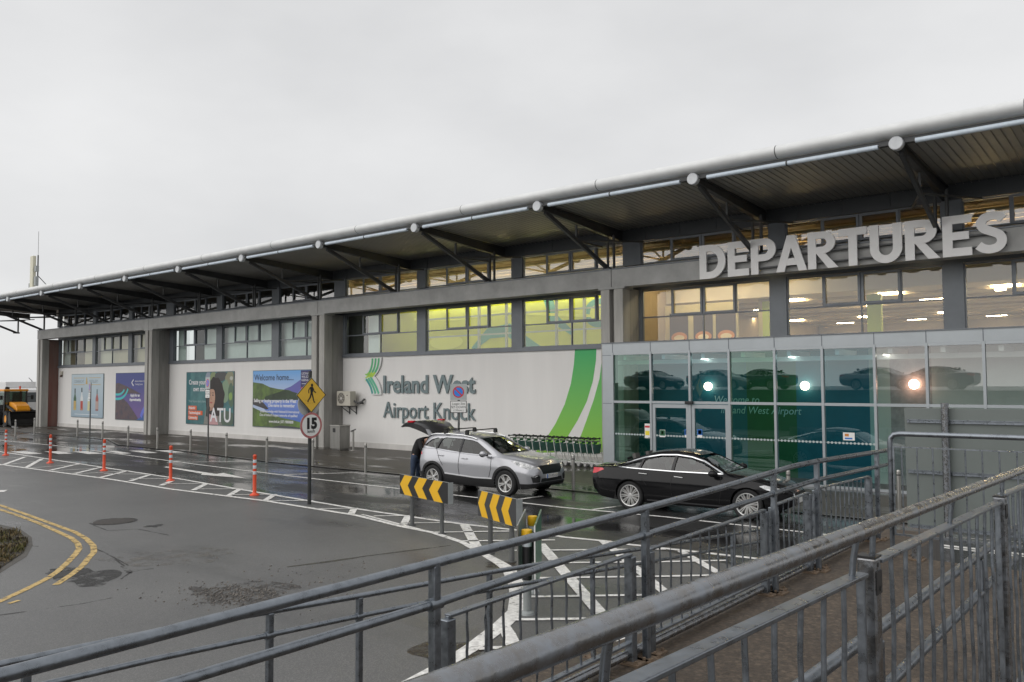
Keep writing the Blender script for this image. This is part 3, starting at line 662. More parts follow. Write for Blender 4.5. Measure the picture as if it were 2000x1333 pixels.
# back wall, lights and lettering inside
teal_w = mat('teal_wall', (.008, .125, .17), .5, var=.15, vscale=1.2); green_w = mat('green_wall', (.014, .11, .035), .5, var=.15, vscale=1.2); gl_w = mat('pale_green_wall', (.42, .47, .42), .6)
BYY = 26.05
b = MB(); b.box(PX0+.05, MX[2]+1.1, BYY, BYY+.1, 0, 4.05, teal_w); b.box(MX[2]+1.1, MX[3]+1.4, BYY, BYY+.1, 0, 4.05, green_w); b.box(MX[3]+1.4, MX[5]+.75, BYY, BYY+.1, 0, 4.05, teal_w); b.box(MX[5]+.75, MX[6]-.1, BYY, BYY+.1, 0, 4.05, gl_w)
b.box(MX[6]-.1, MX[7]-.3, BYY, BYY+.1, 0, 4.05, mat('grey_marble', (.30, .29, .29), .35, var=.35, vscale=3)); b.box(MX[7]-.3, PX1, BYY, BYY+.1, 0, 4.05, mat('pale_grey_wall', (.46, .50, .48), .6, var=.06)); b.build('back_wall', None, G)
b = MB(); b.box(PX0+.05, PX1, VY+.1, BYY, .005, .035); b.build('porch_floor', mat('dark_mat', (.05, .055, .055), .5), G)
b = MB()
for x in MX[:9]: b.box(x+.3, x+.42, VY+.2, BYY-.02, 3.85, 4.0)
b.box(PX0+.1, PX1, VY+.75, VY+.87, 3.7, 3.84); b.build('ceiling_beam', mat('white_beam', (.62, .63, .62), .6), G)
b = MB()
for x in (MX[2]+.25, MX[4]+.3, MX[6]+.15): b.box(x, x+.03, VY+.3, VY+1.4, 3.80, 3.83)
b.build('strip_light', mat('strip_lamp', (1, .9, .8), emit=10), G)
wp = Pl((0, BYY-.002, 0), (1, 0, 0), (0, 0, 1), (0, -1, 0)); hand = mat('hand_lettering', (.45, .62, .60), .6)
p1, p2 = wl(1394, 787, BYY), wl(1407, 806, BYY)
b = MB(); b.text(wp, p1.x, p1.z, 'Welcome to', .34, .004, hand, shear=.2, kx=.92); b.text(wp, p2.x, p2.z-.02, 'Ireland West Airport', .34, .004, hand, shear=.2, kx=.93); b.build('wall_lettering', None, G)
for x, y in ((1383, 755), (1572, 754), (1785, 751)):
    p = wl(x, y, BYY-.15); q = MB(); q.sphere((p.x, p.y, p.z), .14); q.build('globe_lamp', mat('globe_lamp', (1, .54, .38), emit=15), G, smooth=60)
b = MB(); fp = Pl((0, VY-.001, 0), (1, 0, 0), (0, 0, 1), (0, -1, 0)); fr = mat('frosted_dot', (.45, .52, .52), .7); x = MX[0]+.1
while x < MX[6]: b.ell(fp, x, 1.33, .035, .035, .002, fr, 8); x += .105
b.rect(fp, MX[0]+.1, 1.324, MX[6]-.05, 1.336, .0015, fr); b.build('dot_band', None, G)
w_ = white_paint
def stick(px, py, w, h, parts):
    stk = MB(); p = wl(px, py, VY-.001); x, z = p.x-w/2, p.z-h/2
    stk.rect(fp, x, z, x+w, z+h, .004, w_)
    for a, c, e, g, m in parts: stk.rect(fp, x+a*w, z+c*h, x+e*w, z+g*h, .006, m)
    stk.build('sticker', None, G)
stick(1264.5, 842, .2, .48, ((.05, .72, .95, .86, red_print), (.1, .2, .9, .5, mat('yellow_print', (.8, .65, .05), .5)), (.7, .02, .9, .06, black_print)))
stick(1294, 847, .2, .24, ((.04, .2, .96, .96, mat('dark_green_print', (.02, .12, .05), .5)), (.3, .4, .7, .8, mat('yellow_print', (.8, .65, .05), .5))))
stick(1342, 847, .17, .26, ((0, .3, 1, 1, blue_print), (.15, .4, .85, .9, w_))); stick(1367, 847, .17, .26, ((0, .3, 1, 1, blue_print), (.15, .4, .85, .9, w_)))
stick(1658, 853, .32, .22, ((.15, .5, .5, .85, mat('food_orange', (.6, .22, .05), .5)), (.15, .15, .8, .35, blue_print)))


# ================================================================ lettering on the building
def letters(root, pl, x, y, body, size, depth, m, bold, kx, name='letter', d0=.0):
    vs, fs = text_geo(body, size, depth/2, bold)
    n = len(vs); par = list(range(n))
    def fnd(a):
        while par[a] != a: par[a] = par[par[a]]; a = par[a]
        return a
    for f in fs:
        for k in f[1:]: par[fnd(f[0])] = fnd(k)
    isl = {}
    for i in range(n): isl.setdefault(fnd(i), []).append(i)
    rng = sorted([(min(vs[i].x for i in I), max(vs[i].x for i in I), r) for r, I in isl.items()])
    grp = []
    for a, c, r in rng:
        if grp and a < grp[-1][1]-.02*size and (c-a) < .25*size: grp[-1][1] = max(c, grp[-1][1]); grp[-1][2].append(r)
        else: grp.append([a, c, [r]])
    gi = {r: k for k, g in enumerate(grp) for r in g[2]}
    mbs = [MB() for _ in grp]; rem = [{} for _ in grp]
    for i in range(n):
        k = gi[fnd(i)]; rem[k][i] = len(mbs[k].v); mbs[k].v.append(pl.at(x+vs[i].x*kx, y+vs[i].y, d0+vs[i].z+depth/2))
    for f in fs:
        k = gi[fnd(f[0])]; mbs[k].f.append([rem[k][i] for i in f]); mbs[k].m.append(0)
    for q in mbs: q.build(name, m, root)
def fit(body, size, bold, w):
    vs, _ = text_geo(body, size, .01, bold); a = min(v.x for v in vs); c = max(v.x for v in vs); return a, w/(c-a)
D = thing('departures_sign', 'row of big white raised capital letters reading DEPARTURES on the grey beam', 'sign', (-8, 25, 6.5))
dm = mat('sign_letter_white', (.85, .84, .83), .5, var=.05)

def ar(cx, cy, rx, ry, a0, a1, n=14): return [(cx+rx*math.cos(RAD(a0+(a1-a0)*i/n)), cy+ry*math.sin(RAD(a0+(a1-a0)*i/n))) for i in range(n+1)]
def strip(q, pl, A, B, d0, d1):     # a solid ribbon between two outlines of equal length
    n = len(A); P = [pl.at(*p, d) for d in (d0, d1) for L_ in (A, B) for p in L_]
    a0, b0, a1, b1 = 0, n, 2*n, 3*n; fs = []
    for i in range(n-1): fs += [(a1+i, a1+i+1, b1+i+1, b1+i), (a0+i, b0+i, b0+i+1, a0+i+1), (a0+i, a0+i+1, a1+i+1, a1+i), (b0+i, b1+i, b1+i+1, b0+i+1)]
    fs += [(a0, a1, b1, b0), (a0+n-1, b0+n-1, b1+n-1, a1+n-1)]; q.add(P, fs)
def smooth_line(K, m=6):
    out = []
    for i in range(len(K)-1):
        p = [Vector(K[max(0, min(len(K)-1, i+k))]) for k in (-1, 0, 1, 2)]
        for k in range(m):
            t = k/m; out.append(tuple(.5*(2*p[1]+(p[2]-p[0])*t+(2*p[0]-5*p[1]+4*p[2]-p[3])*t*t+(3*p[1]-p[0]-3*p[2]+p[3])*t**3)))
    return out+[K[-1]]
def glyph(q, c, pl, x, H, d):
    f = lambda L_: [(x+a*H, b*H) for a, b in L_]
    pr = lambda L_: q.prism(pl, f(L_), 0, d)
    bowl = lambda y0: strip(q, pl, f([(.22, 1)]+ar(.40, (1+y0)/2, .33, (1-y0)/2, 90, -90)+[(.22, y0)]), f([(.22, .81)]+ar(.38, (1+y0)/2, .125, (1-y0)/2-.19, 90, -90)+[(.22, y0+.19)]), 0, d)
    if c in 'DEPR': pr([(0, 0), (.22, 0), (.22, 1), (0, 1)])
    if c == 'D': strip(q, pl, f([(.22, 1)]+ar(.34, .5, .48, .5, 90, -90, 20)+[(.22, 0)]), f([(.22, .8)]+ar(.32, .5, .27, .3, 90, -90, 20)+[(.22, .2)]), 0, d)
    if c == 'E': [pr([(.22, a), (w, a), (w, b_), (.22, b_)]) for a, b_, w in ((0, .2, .64), (.4, .59, .58), (.8, 1, .64))]
    if c == 'P': bowl(.36)
    if c == 'R': bowl(.40); pr([(.24, .3985), (.47, .3985), (.80, 0), (.53, 0)])
    if c == 'A': pr([(0, 0), (.23, 0), (.43, .66), (.43, 1), (.32, 1)]); pr([(.86, 0), (.63, 0), (.4305, .66), (.4305, 1), (.54, 1)]); pr([(.2825, .17), (.5775, .17), (.517, .36), (.343, .36)])
    if c == 'T': pr([(0, .8), (.72, .8), (.72, 1), (0, 1)]); pr([(.25, 0), (.47, 0), (.47, .7995), (.25, .7995)])
    if c == 'U': strip(q, pl, f([(0, 1)]+ar(.39, .38, .39, .39, 180, 360, 20)+[(.78, 1)]), f([(.22, 1)]+ar(.39, .38, .17, .185, 180, 360, 20)+[(.56, 1)]), 0, d)
    if c == 'S':
        L_ = smooth_line([(.60, .80), (.52, .875), (.37, .905), (.20, .85), (.135, .72), (.20, .60), (.36, .52), (.51, .43), (.565, .29), (.49, .15), (.33, .10), (.18, .13), (.07, .215)])
        A_, B_ = [], []
        for i, p in enumerate(L_):
            t = Vector(L_[min(i+1, len(L_)-1)])-Vector(L_[max(i-1, 0)]); t.normalize(); nrm = Vector((-t.y, t.x))*.102; A_.append(tuple(Vector(p)+nrm)); B_.append(tuple(Vector(p)-nrm))
        strip(q, pl, f(A_), f(B_), 0, d)
LP_ = Pl((-12.33, 24.86, 6.44), (1, 0, 0), (0, 0, 1), (0, -1, 0)); x = 0
for c, adv in zip('DEPARTURES', (.90, .71, .74, .90, .83, .80, .86, .87, .715, .68)):
    q = MB(); glyph(q, c, LP_, x*1.095, 1.11, .07); q.build('letter', dm, D, recalc=True, smooth=30); x += adv
b = MB(); b.box(-12.3, -3.6, 24.83, 24.99, 6.62, 6.66); b.box(-12.3, -3.6, 24.83, 24.99, 6.95, 6.99); b.build('mounting_rail', dark_steel, D)
A = thing('airport_name_sign', 'raised grey letters reading Ireland West Airport Knock with a green wave logo', 'sign', (-26, 26.2, 2.2))
am = mat('sign_letter_grey', (.17, .22, .23), .45, metal=.3, var=.1)
pl = Pl((0, WY-.025, 0), (1, 0, 0), (0, 0, 1), (0, -1, 0))
a, k = fit('Ireland West', 1.12, .026, 5.78); letters(A, pl, -29.22-a*k, 2.66, 'Ireland West', 1.12, .045, am, .026, k)
a, k = fit('Airport Knock', 1.06, .004, 5.78); letters(A, pl, -29.22-a*k, 1.50, 'Airport Knock', 1.06, .045, am, .004, k)
lg = Pl((-30.55, WY-.03, 2.55), (1, 0, 0), (0, 0, 1), (0, -1, 0)); lb = MB(); lwht = mat('logo_white', (.72, .73, .72), .5)
def arc(c0, c1, c2, n=12): return [((1-t)**2*c0[0]+2*t*(1-t)*c1[0]+t*t*c2[0], (1-t)**2*c0[1]+2*t*(1-t)*c1[1]+t*t*c2[1]) for t in [i/n for i in range(n+1)]]
up = arc((1.22, 1.75), (1.2, 1.2), (.72, .88)); dn = arc((.72, .88), (1.2, .55), (1.22, 0))
lb.prism(lg, up+dn[1:]+[(.55, 0)]+arc((.55, 0), (.52, .45), (.05, .74))+[(.05, 1.02)]+arc((.05, 1.02), (.5, 1.3), (.52, 1.75)), 0, .05, lwht)
gs = [mat('logo_green_%s' % n, c, .45) for n, c in (('a', (.09, .42, .18)), ('b', (.25, .55, .09)), ('c', (.42, .62, .06)), ('d', (.10, .45, .28)), ('e', (.06, .32, .30)))]
for i, o in enumerate((0, .22, .44)):
    lb.stroke(lg, arc((.60+o, 1.72), (.60+o, 1.3), (.38+o*.9, 1.06)), .13, .053, gs[0]); lb.stroke(lg, arc((.38+o*.9, 1.06), (.25+o*.7, .9-o*.2), (.06, .98-o*.75+.0)), [.13]*7+[.08]*4+[.03]*2, .0535, gs[1 if i < 1 else 2])
    lb.stroke(lg, arc((.12+o*.75, .76+o*.18), (.50+o*.8, .45), (.60+o, .05)), [.05]+[.13]*12, .054, gs[3 if i else 4])
lb.build('logo', None, A)
# painted green sweeps on the white wall
sw = MB(); sp = Pl((0, WY, 0), (1, 0, 0), (0, 0, 1), (0, -1, 0))
gm = bpy.data.materials.new('sweep_green'); gm.use_nodes = True; t = gm.node_tree; pb = t.nodes['Principled BSDF']; pb.inputs['Roughness'].default_value = .5
tc = t.nodes.new('ShaderNodeTexCoord'); sx = t.nodes.new('ShaderNodeSeparateXYZ'); mr = t.nodes.new('ShaderNodeMapRange'); mr.inputs[1].default_value = .5; mr.inputs[2].default_value = 4.3
cr = t.nodes.new('ShaderNodeValToRGB'); cr.color_ramp.elements[0].color = (.27, .55, .055, 1); cr.color_ramp.elements[1].color = (.045, .42, .13, 1)
t.links.new(tc.outputs['Object'], sx.inputs[0]); t.links.new(sx.outputs['Z'], mr.inputs[0]); t.links.new(mr.outputs[0], cr.inputs['Fac']); t.links.new(cr.outputs['Color'], pb.inputs['Base Color'])
wz = lambda x, y: (lambda p: (p.x, p.z))(wl(x, y, WY))
lft = [wz(*p) for p in ((1123, 683), (1121, 712), (1115, 750), (1103, 790), (1085, 828), (1066, 858), (1045, 885))]
rgt = [wz(*p) for p in ((1165, 681), (1164, 705), (1158, 745), (1146, 785), (1128, 822), (1107, 856), (1087, 884))]
sw.poly(sp, lft+rgt[::-1], .003, gm)
l2 = [wz(*p) for p in ((1176, 700), (1171, 740), (1160, 780), (1146, 820), (1135, 850), (1120, 885))]
sw.poly(sp, l2+[(-15.4, .6), (-15.4, wz(1180, 690)[1])], .003, gm)
sw.build('painted_sweep', None, T)

# ================================================================ billboards
def P_(n, c, r=.45, **k): return mat('print_'+n, c, r, **k)
def board(name, label, xa, xb, z0, z1, base):
    t = thing(name, label, 'poster', ((xa+xb)/2, WY, z0), 'posters on the white terminal wall')
    b = MB(); b.box(xa, xb, WY-.05, WY-.002, z0, z1); b.build('backing_panel', mat('board_edge', (.10, .14, .15), .5, metal=.2), t)
    return t, Pl((xa, WY-.05, z0), (1, 0, 0), (0, 0, 1), (0, -1, 0)), xb-xa, z1-z0
def grad(name, c0, c1, z0, z1, noise=0.):
    m = bpy.data.materials.new(name); m.use_nodes = True; t = m.node_tree; pb = t.nodes['Principled BSDF']; pb.inputs['Roughness'].default_value = .4
    tc = t.nodes.new('ShaderNodeTexCoord'); sx = t.nodes.new('ShaderNodeSeparateXYZ'); mr = t.nodes.new('ShaderNodeMapRange'); mr.inputs[1].default_value = z0; mr.inputs[2].default_value = z1
    cr = t.nodes.new('ShaderNodeValToRGB'); cr.color_ramp.elements[0].color = (*c0, 1); cr.color_ramp.elements[1].color = (*c1, 1)
    nz = t.nodes.new('ShaderNodeTexNoise'); nz.inputs['Scale'].default_value = 1.1; ad = t.nodes.new('ShaderNodeMath'); ad.operation = 'MULTIPLY_ADD'; ad.inputs[1].default_value = noise; 
    t.links.new(tc.outputs['Object'], sx.inputs[0]); t.links.new(tc.outputs['Object'], nz.inputs['Vector']); t.links.new(sx.outputs['Z'], mr.inputs[0]); t.links.new(nz.outputs['Fac'], ad.inputs[0]); t.links.new(mr.outputs[0], ad.inputs[2])
    t.links.new(ad.outputs[0], cr.inputs['Fac']); t.links.new(cr.outputs['Color'], pb.inputs['Base Color'])
    return m
# bottles
t, pl, w, h = board('bottle_poster', 'pale blue poster with a row of tall bottles on the white wall', -62.7, -57.68, .78, 3.86, 0)
b = MB(); b.rect(pl, .03, .03, w-.03, h-.03, .003, grad('poster_ice_blue', (.32, .42, .50), (.50, .60, .66), 0, 3))
gold = P_('gold', (.55, .38, .12))
for y in (2.30, 2.78):
    b.rect(pl, .35, y, 2.15, y+.035, .006, gold); b.rect(pl, 2.75, y, 4.6, y+.035, .006, gold)
b.text(pl, .45, 2.45, 'CONNACHT', .30, .006, P_('slate', (.20, .27, .32)), kx=.92); b.text(pl, 2.85, 2.45, 'DISTILLERY', .30, .006, P_('slate', (.2, .27, .32)), kx=.9)
b.poly(pl, [(2.3, 2.35), (2.6, 2.35), (2.5, 2.85), (2.4, 2.85)], .007, gold)
for x, hh, ck, c1, c2, c3 in ((.62, 1.55, (.02, .02, .02), (.05, .12, .06), (.55, .38, .12), (.55, .42, .15)), (1.72, 1.6, (.015, .015, .015), (.70, .72, .72), (.45, .05, .03), (.5, .2, .12)), (2.85, 1.6, (.30, .26, .40), (.68, .74, .76), (.62, .58, .30), (.66, .6, .3)), (4.1, 1.5, (.12, .2, .22), (.38, .10, .08), (.48, .34, .3), (.3, .14, .14))):
    y = .50; k = .21
    b.poly(pl, [(x-k, y), (x+k, y), (x+k, y+.85), (x+.08, y+1.12), (x+.07, y+hh), (x-.07, y+hh), (x-.08, y+1.12), (x-k, y+.85)], .006, P_('bottle_%.2f' % x, c1))
    b.rect(pl, x-k+.02, y+.12, x+k-.02, y+.66, .009, P_('label_%.2f' % x, c2)); b.rect(pl, x-k, y, x+k, y+.12, .009, P_('foot_%.2f' % x, c3)); b.rect(pl, x-.075, y+hh-.32, x+.075, y+hh, .009, P_('cork_%.2f' % x, ck))
b.rect(pl, .6, .2, 4.3, .24, .006, P_('pale', (.7, .75, .78))); b.build('print', None, t)
# purple
t, pl, w, h = board('scenic_poster', 'purple poster with dark cliffs and a turquoise curve beside the concrete column', -55.9, -50.4, .76, 3.87, 0)
b = MB(); b.rect(pl, .03, .03, w-.03, h-.03, .003, grad('poster_purple', (.16, .09, .28), (.035, .05, .24), .6, 2.9, .35))
rock = mat('print_cliff', (.045, .04, .06), .5, var=.6, vscale=3, col2=(.13, .08, .08))
b.poly(pl, [(.03, .03), (3.3, .03), (2.6, .55), (1.7, 1.15), (1.0, 1.45), (.03, 1.35)], .006, rock); b.poly(pl, [(.03, 1.75), (.9, 1.65), (2.2, 1.75), (3.6, 1.7), (2.3, 2.05), (1.2, 2.3), (.4, 2.45), (.03, 2.4)], .0065, rock)
b.poly(pl, [(2.9, .03), (w-.03, .03), (w-.03, .5), (3.9, .35)], .0068, P_('deep_blue', (.03, .10, .32)))
tq = P_('turquoise', (.05, .50, .52)); b.stroke(pl, arc((.03, 1.38), (1.35, 1.3), (1.75, 2.05)), [.16]*13, .009, tq); b.stroke(pl, arc((.03, 1.68), (.9, 1.6), (1.25, 2.0)), [.14]*13, .009, tq)
vi = P_('violet', (.12, .16, .62)); b.stroke(pl, arc((3.55, .25), (3.9, .9), (4.8, 1.2)), .3, .009, vi); b.stroke(pl, arc((4.2, .1), (4.4, .6), (5.2, 1.0)), .3, .0095, P_('lilac', (.28, .30, .80)))
b.ell(pl, 4.75, 1.45, .35, .25, .01, P_('cloud', (.62, .55, .72))); b.ell(pl, 5.1, 1.9, .4, .35, .0105, P_('sand', (.5, .42, .35)))
pw = P_('white', (.78, .78, .80))
b.stroke(pl, [(2.5, 2.65), (2.25, 2.45), (2.5, 2.25)], .09, .01, pw); b.text(pl, 2.7, 2.5, 'Atlantic Aviation Group', .16, .01, pw); b.text(pl, 2.7, 2.3, 'Training Centre', .16, .01, pw)
b.text(pl, 2.1, 1.55, 'Apply for an', .25, .011, pw, bold=.01); b.text(pl, 2.0, 1.27, 'Apprenticeship', .25, .011, pw, bold=.01); b.build('print', None, t)
# student
t, pl, w, h = board('portrait_poster', 'teal poster with a portrait of a person with dark curly hair', -46.83, -41.71, .72, 3.82, 0)
b = MB(); b.rect(pl, .03, .03, w-.03, h-.03, .003, mat('print_teal_blur', (.07, .20, .20), .4, var=.5, vscale=.9, col2=(.02, .10, .12)))
b.rect(pl, .03, .03, .5, h-.03, .0035, P_('deep_teal', (.02, .13, .15)))
for i_, (x0, y0, x1, y1, c) in enumerate(((2.2, 2.3, 2.65, 3.07, (.30, .36, .46)), (2.7, 2.0, 3.2, 3.07, (.25, .33, .12)), (3.25, 2.6, 4.3, 3.07, (.02, .022, .022)), (4.35, 2.2, 5.08, 3.07, (.30, .30, .16)), (4.0, 1.4, 4.6, 2.55, (.24, .38, .22)), (4.6, 1.2, 5.08, 2.3, (.05, .14, .06)), (4.65, 1.5, 4.95, 1.85, (.26, .46, .06)), (3.9, .03, 5.08, .8, (.05, .11, .06)), (4.75, 2.6, 5.0, 2.8, (.6, .62, .55)))):
    b.poly(pl, [(min(max(x, .04), w-.04), min(max(y, .04), h-.04)) for x, y in blot((x0+x1)/2, (y0+y1)/2, (x1-x0)*.62, (y1-y0)*.6, 36, .12, i_)], .004+i_*.0003, P_('blur_%.1f_%.1f' % (x0, y0), tuple(.7*q+.05 for q in c)))
hair = mat('print_hair', (.022, .014, .012), .5, var=.5, vscale=5)
b.poly(pl, [(2.0, .03), (2.15, .7), (2.35, 1.0), (2.9, 1.1), (3.4, .95), (3.85, .6), (4.0, .03)], .006, P_('coat', (.22, .22, .2))); b.poly(pl, [(2.55, .03), (2.6, .85), (3.3, .95), (3.55, .03)], .007, P_('scarf', (.55, .32, .33)))
b.poly(pl, [(3.2+1.0*math.cos(q)*(1+.05*math.sin(9*q))-.02, 1.62+1.15*math.sin(q)*(1+.05*math.sin(11*q+1))) for q in [i*math.pi/24 for i in range(48)]], .008, hair)
b.poly(pl, [(2.25, .5), (2.55, .45), (2.75, 1.3), (2.35, 1.6)], .0085, hair)
skin = P_('skin', (.50, .30, .21)); b.ell(pl, 2.82, 1.62, .40, .62, .010, skin); b.poly(pl, [(2.65, .8), (3.05, .9), (3.1, 1.2), (2.7, 1.2)], .009, P_('neck', (.38, .21, .15)))
for x in (2.64, 2.98): b.ell(pl, x, 1.73, .085, .035, .012, P_('eye', (.03, .02, .02))); b.stroke(pl, [(x-.12, 1.85), (x, 1.88), (x+.12, 1.84)], .03, .012, hair)
b.poly(pl, [(2.78, 1.7), (2.72, 1.48), (2.86, 1.46)], .0115, P_('nose', (.42, .23, .16))); b.ell(pl, 2.80, 1.30, .15, .045, .012, P_('lips', (.42, .10, .09)))
b.poly(pl, [(2.42, 1.9), (2.6, 2.25), (3.1, 2.25), (3.25, 1.95), (3.0, 2.08), (2.7, 2.08)], .0125, hair)
b.text(pl, .32, 2.36, 'Create your', .40, .014, pw, bold=.008, kx=.93); b.text(pl, .82, 1.96, 'own story', .40, .014, pw, bold=.008, kx=.93)
b.text(pl, .32, 1.3, 'Your future starts here', .20, .014, P_('pale_teal', (.40, .55, .55)))
og = P_('orange', (.72, .12, .03))
for i, (s, ww) in enumerate((('Atlantic', .95), ('Technological', 1.6), ('University', 1.1))):
    y = .90-i*.29; b.rect(pl, .28, y-.06, .28+ww, y+.19, .013, og); b.text(pl, .34, y-.005, s, .235, .015, pw, bold=.006)
b.text(pl, 2.72, .22, 'ATU', 1.12, .016, pw, bold=.02, kx=.98); b.build('print', None, t)
# landscape
t, pl, w, h = board('landscape_poster', 'blue poster of hills and a lake headed Welcome home', -39.85, -34.2, .76, 3.82, 0)
b = MB(); b.rect(pl, .03, .03, w-.03, h-.03, .003, grad('poster_sky', (.48, .56, .74), (.16, .40, .78), 1.8, 3.0, .1))
b.poly(pl, [(2.9, 2.05), (3.5, 2.2), (4.2, 2.5), (w-.03, 2.9), (w-.03, 1.2), (3, 1.2)], .004, P_('far_hill', (.13, .13, .42)))
hg = mat('print_hill_green', (.12, .20, .04), .5, var=.6, vscale=1.2, col2=(.05, .065, .035))
b.poly(pl, [(.03, 2.42), (.9, 2.35), (1.6, 2.15), (2.4, 2.05), (3.3, 2.0), (4.2, 1.75), (w-.03, 1.7), (w-.03, 1.3), (.03, 1.3)], .005, hg)
b.poly(pl, [(1.2, 1.65), (2.2, 1.85), (3.0, 2.02), (4.0, 1.85), (w-.03, 1.65), (w-.03, 1.35), (1, 1.35)], .0055, mat('print_hill_dark', (.035, .06, .03), .5, var=.5, vscale=1.5))
b.poly(pl, [(.5, 1.45), (w-.03, 1.5), (w-.03, .2), (2, .4), (1.2, .9)], .006, grad('print_lake', (.05, .12, .42), (.16, .26, .66), .2, 1.5, .2))
b.poly(pl, [(.03, 1.5), (.8, 1.45), (1.5, 1.0), (1.3, .95), (.03, 1.2)], .0065, P_('shore', (.05, .045, .05)))
b.poly(pl, [(.03, 1.05), (.6, .9), (1.6, .75), (2.6, .55), (3.6, .45), (4.6, .3), (w-.03, .28), (w-.03, .03), (.03, .03)], .007, hg); b.poly(pl, [(1.8, .03), (2.6, .12), (3.6, .1), (4.6, .03)], .0075, P_('rock', (.06, .055, .075)))
b.text(pl, .15, 2.52, 'Welcome home....', .47, .01, P_('navy', (.02, .04, .10)), bold=.004, kx=1.02)
nv = P_('navy_block', (.035, .03, .13)); b.rect(pl, 4.32, 1.95, 5.32, 3.02, .009, nv)
for i, s in enumerate(('LEONARD', 'WILSON', 'KEENAN')): b.text(pl, 4.38, 2.8-i*.17, s, .17, .011, pw, kx=1.12)
b.rect(pl, 4.4, 2.32, 4.75, 2.34, .011, pw); b.rect(pl, 4.8, 2.25, 4.95, 2.42, .011, P_('red', (.6, .05, .04))); b.rect(pl, 4.35, 2.0, 4.7, 2.15, .011, P_('red', (.6, .05, .04)))
b.text(pl, .13, 1.34, 'Selling or buying property in the West', .255, .01, pw, bold=.008, kx=.96); b.text(pl, 1.45, 1.10, 'One name to remember', .25, .01, pw, bold=.006, kx=.95)
b.text(pl, .72, .80, 'Local knowledge with National & International', .185, .01, pw, bold=.003); b.text(pl, .68, .60, 'One of Ireland\'s largest networks of qualified', .185, .01, pw, bold=.003); b.text(pl, 1.55, .26, 'www.lwk.ie | 071 9000000', .2, .01, pw, bold=.005); b.build('print', None, t)

# ================================================================ small things on the wall
t = thing('air_conditioner', 'boxy cream air conditioning unit bracketed high on the white wall', 'air conditioner', (-31.35, WY, 1.95))
cm = mat('cream_metal', (.52, .49, .42), .45, var=.08)
b = MB(); b.box(-31.95, -30.95, 25.6, 25.95, 2.02, 2.72); b.build('casing', cm, t, bevel=.02)
ap = Pl((-31.95, 25.6, 2.02), (1, 0, 0), (0, 0, 1), (0, -1, 0)); b = MB(); b.ell(ap, .34, .36, .27, .27, .004, mat('fan_dark', (.07, .06, .055), .6)); b.ell(ap, .34, .36, .07, .07, .012, mat('fan_hub', (.55, .53, .5), .5))
for r in (.12, .18, .24): b.ring(ap, .34, .36, r, r+.014, .01, cm)
for i in range(8): b.stroke(ap, [(.34+.06*math.cos(i*math.pi/4), .36+.06*math.sin(i*math.pi/4)), (.34+.27*math.cos(i*math.pi/4), .36+.27*math.sin(i*math.pi/4))], .014, .011, cm)
b.ell(ap, .78, .5, .04, .03, .005, mat('fan_dark', (.07, .06, .055), .6)); b.build('fan_grille', None, t)
b = MB()
for x in (-31.7, -31.2): b.box(x, x+.05, 25.62, WY, 1.97, 2.01); b.box(x, x+.05, WY-.04, WY, 1.6, 2.0); b.beam((x+.025, 25.66, 1.98), (x+.025, WY-.03, 1.66), .03, .03)
b.tube([(-30.95, 25.85, 2.25), (-30.75, 25.9, 2.15), (-30.6, 26.0, 2.2), (-30.55, 26.15, 2.35)], .045, 8); b.cyl((-30.7, 26.0, 2.15), (-30.7, 26.18, 2.15), .05); b.build('bracket', dark_steel, t)
t = thing('litter_bin', 'square brushed steel litter bin against the concrete column', 'litter bin', (-30.6, 24.75, .03))
b = MB(); b.box(-30.98, -30.28, 24.45, 25.05, .08, 1.12); b.box(-30.94, -30.32, 24.49, 25.01, .03, .08); b.build('body', mat('bin_steel', (.27, .265, .25), .4, metal=.6, var=.2, vscale=5, streak=True), t, bevel=.015)
b = MB(); b.box(-31.0, -30.26, 24.43, 25.07, 1.122, 1.17); b.build('lid', steel, t, bevel=.01)
b = MB(); b.box(-30.78, -30.6, 24.44, 24.452, .84, 1.03); b.build('opening', black_m, t)
t = thing('ashtray_post', 'slim steel ashtray post with a slanted top beside the square bin', 'ashtray', (-29.62, 24.7, .03))
b = MB(); b.cyl((-29.62, 24.7, .03), (-29.62, 24.7, .92), .045, seg=14); b.cyl((-29.62, 24.7, .03), (-29.62, 24.7, .05), .13, seg=18); b.build('post', steel, t, smooth=40)
b = MB(); b.beam((-29.68, 24.6, .90), (-29.55, 24.78, 1.0), .11, .05); b.build('tray', mat('dark_tray', (.09, .09, .09), .5), t)
t = thing('alarm_box', 'small cream alarm box high on the far end of the white wall', 'alarm box', (-64.4, WY, 3.7))
b = MB(); b.box(-64.55, -64.25, WY-.12, WY-.002, 3.85, 4.1); b.build('casing', cm, t, bevel=.02); b = MB(); b.sphere((-64.4, WY-.1, 3.74), .09); b.build('lamp', mat('dark_lens', (.12, .08, .06), .3), t, smooth=60)
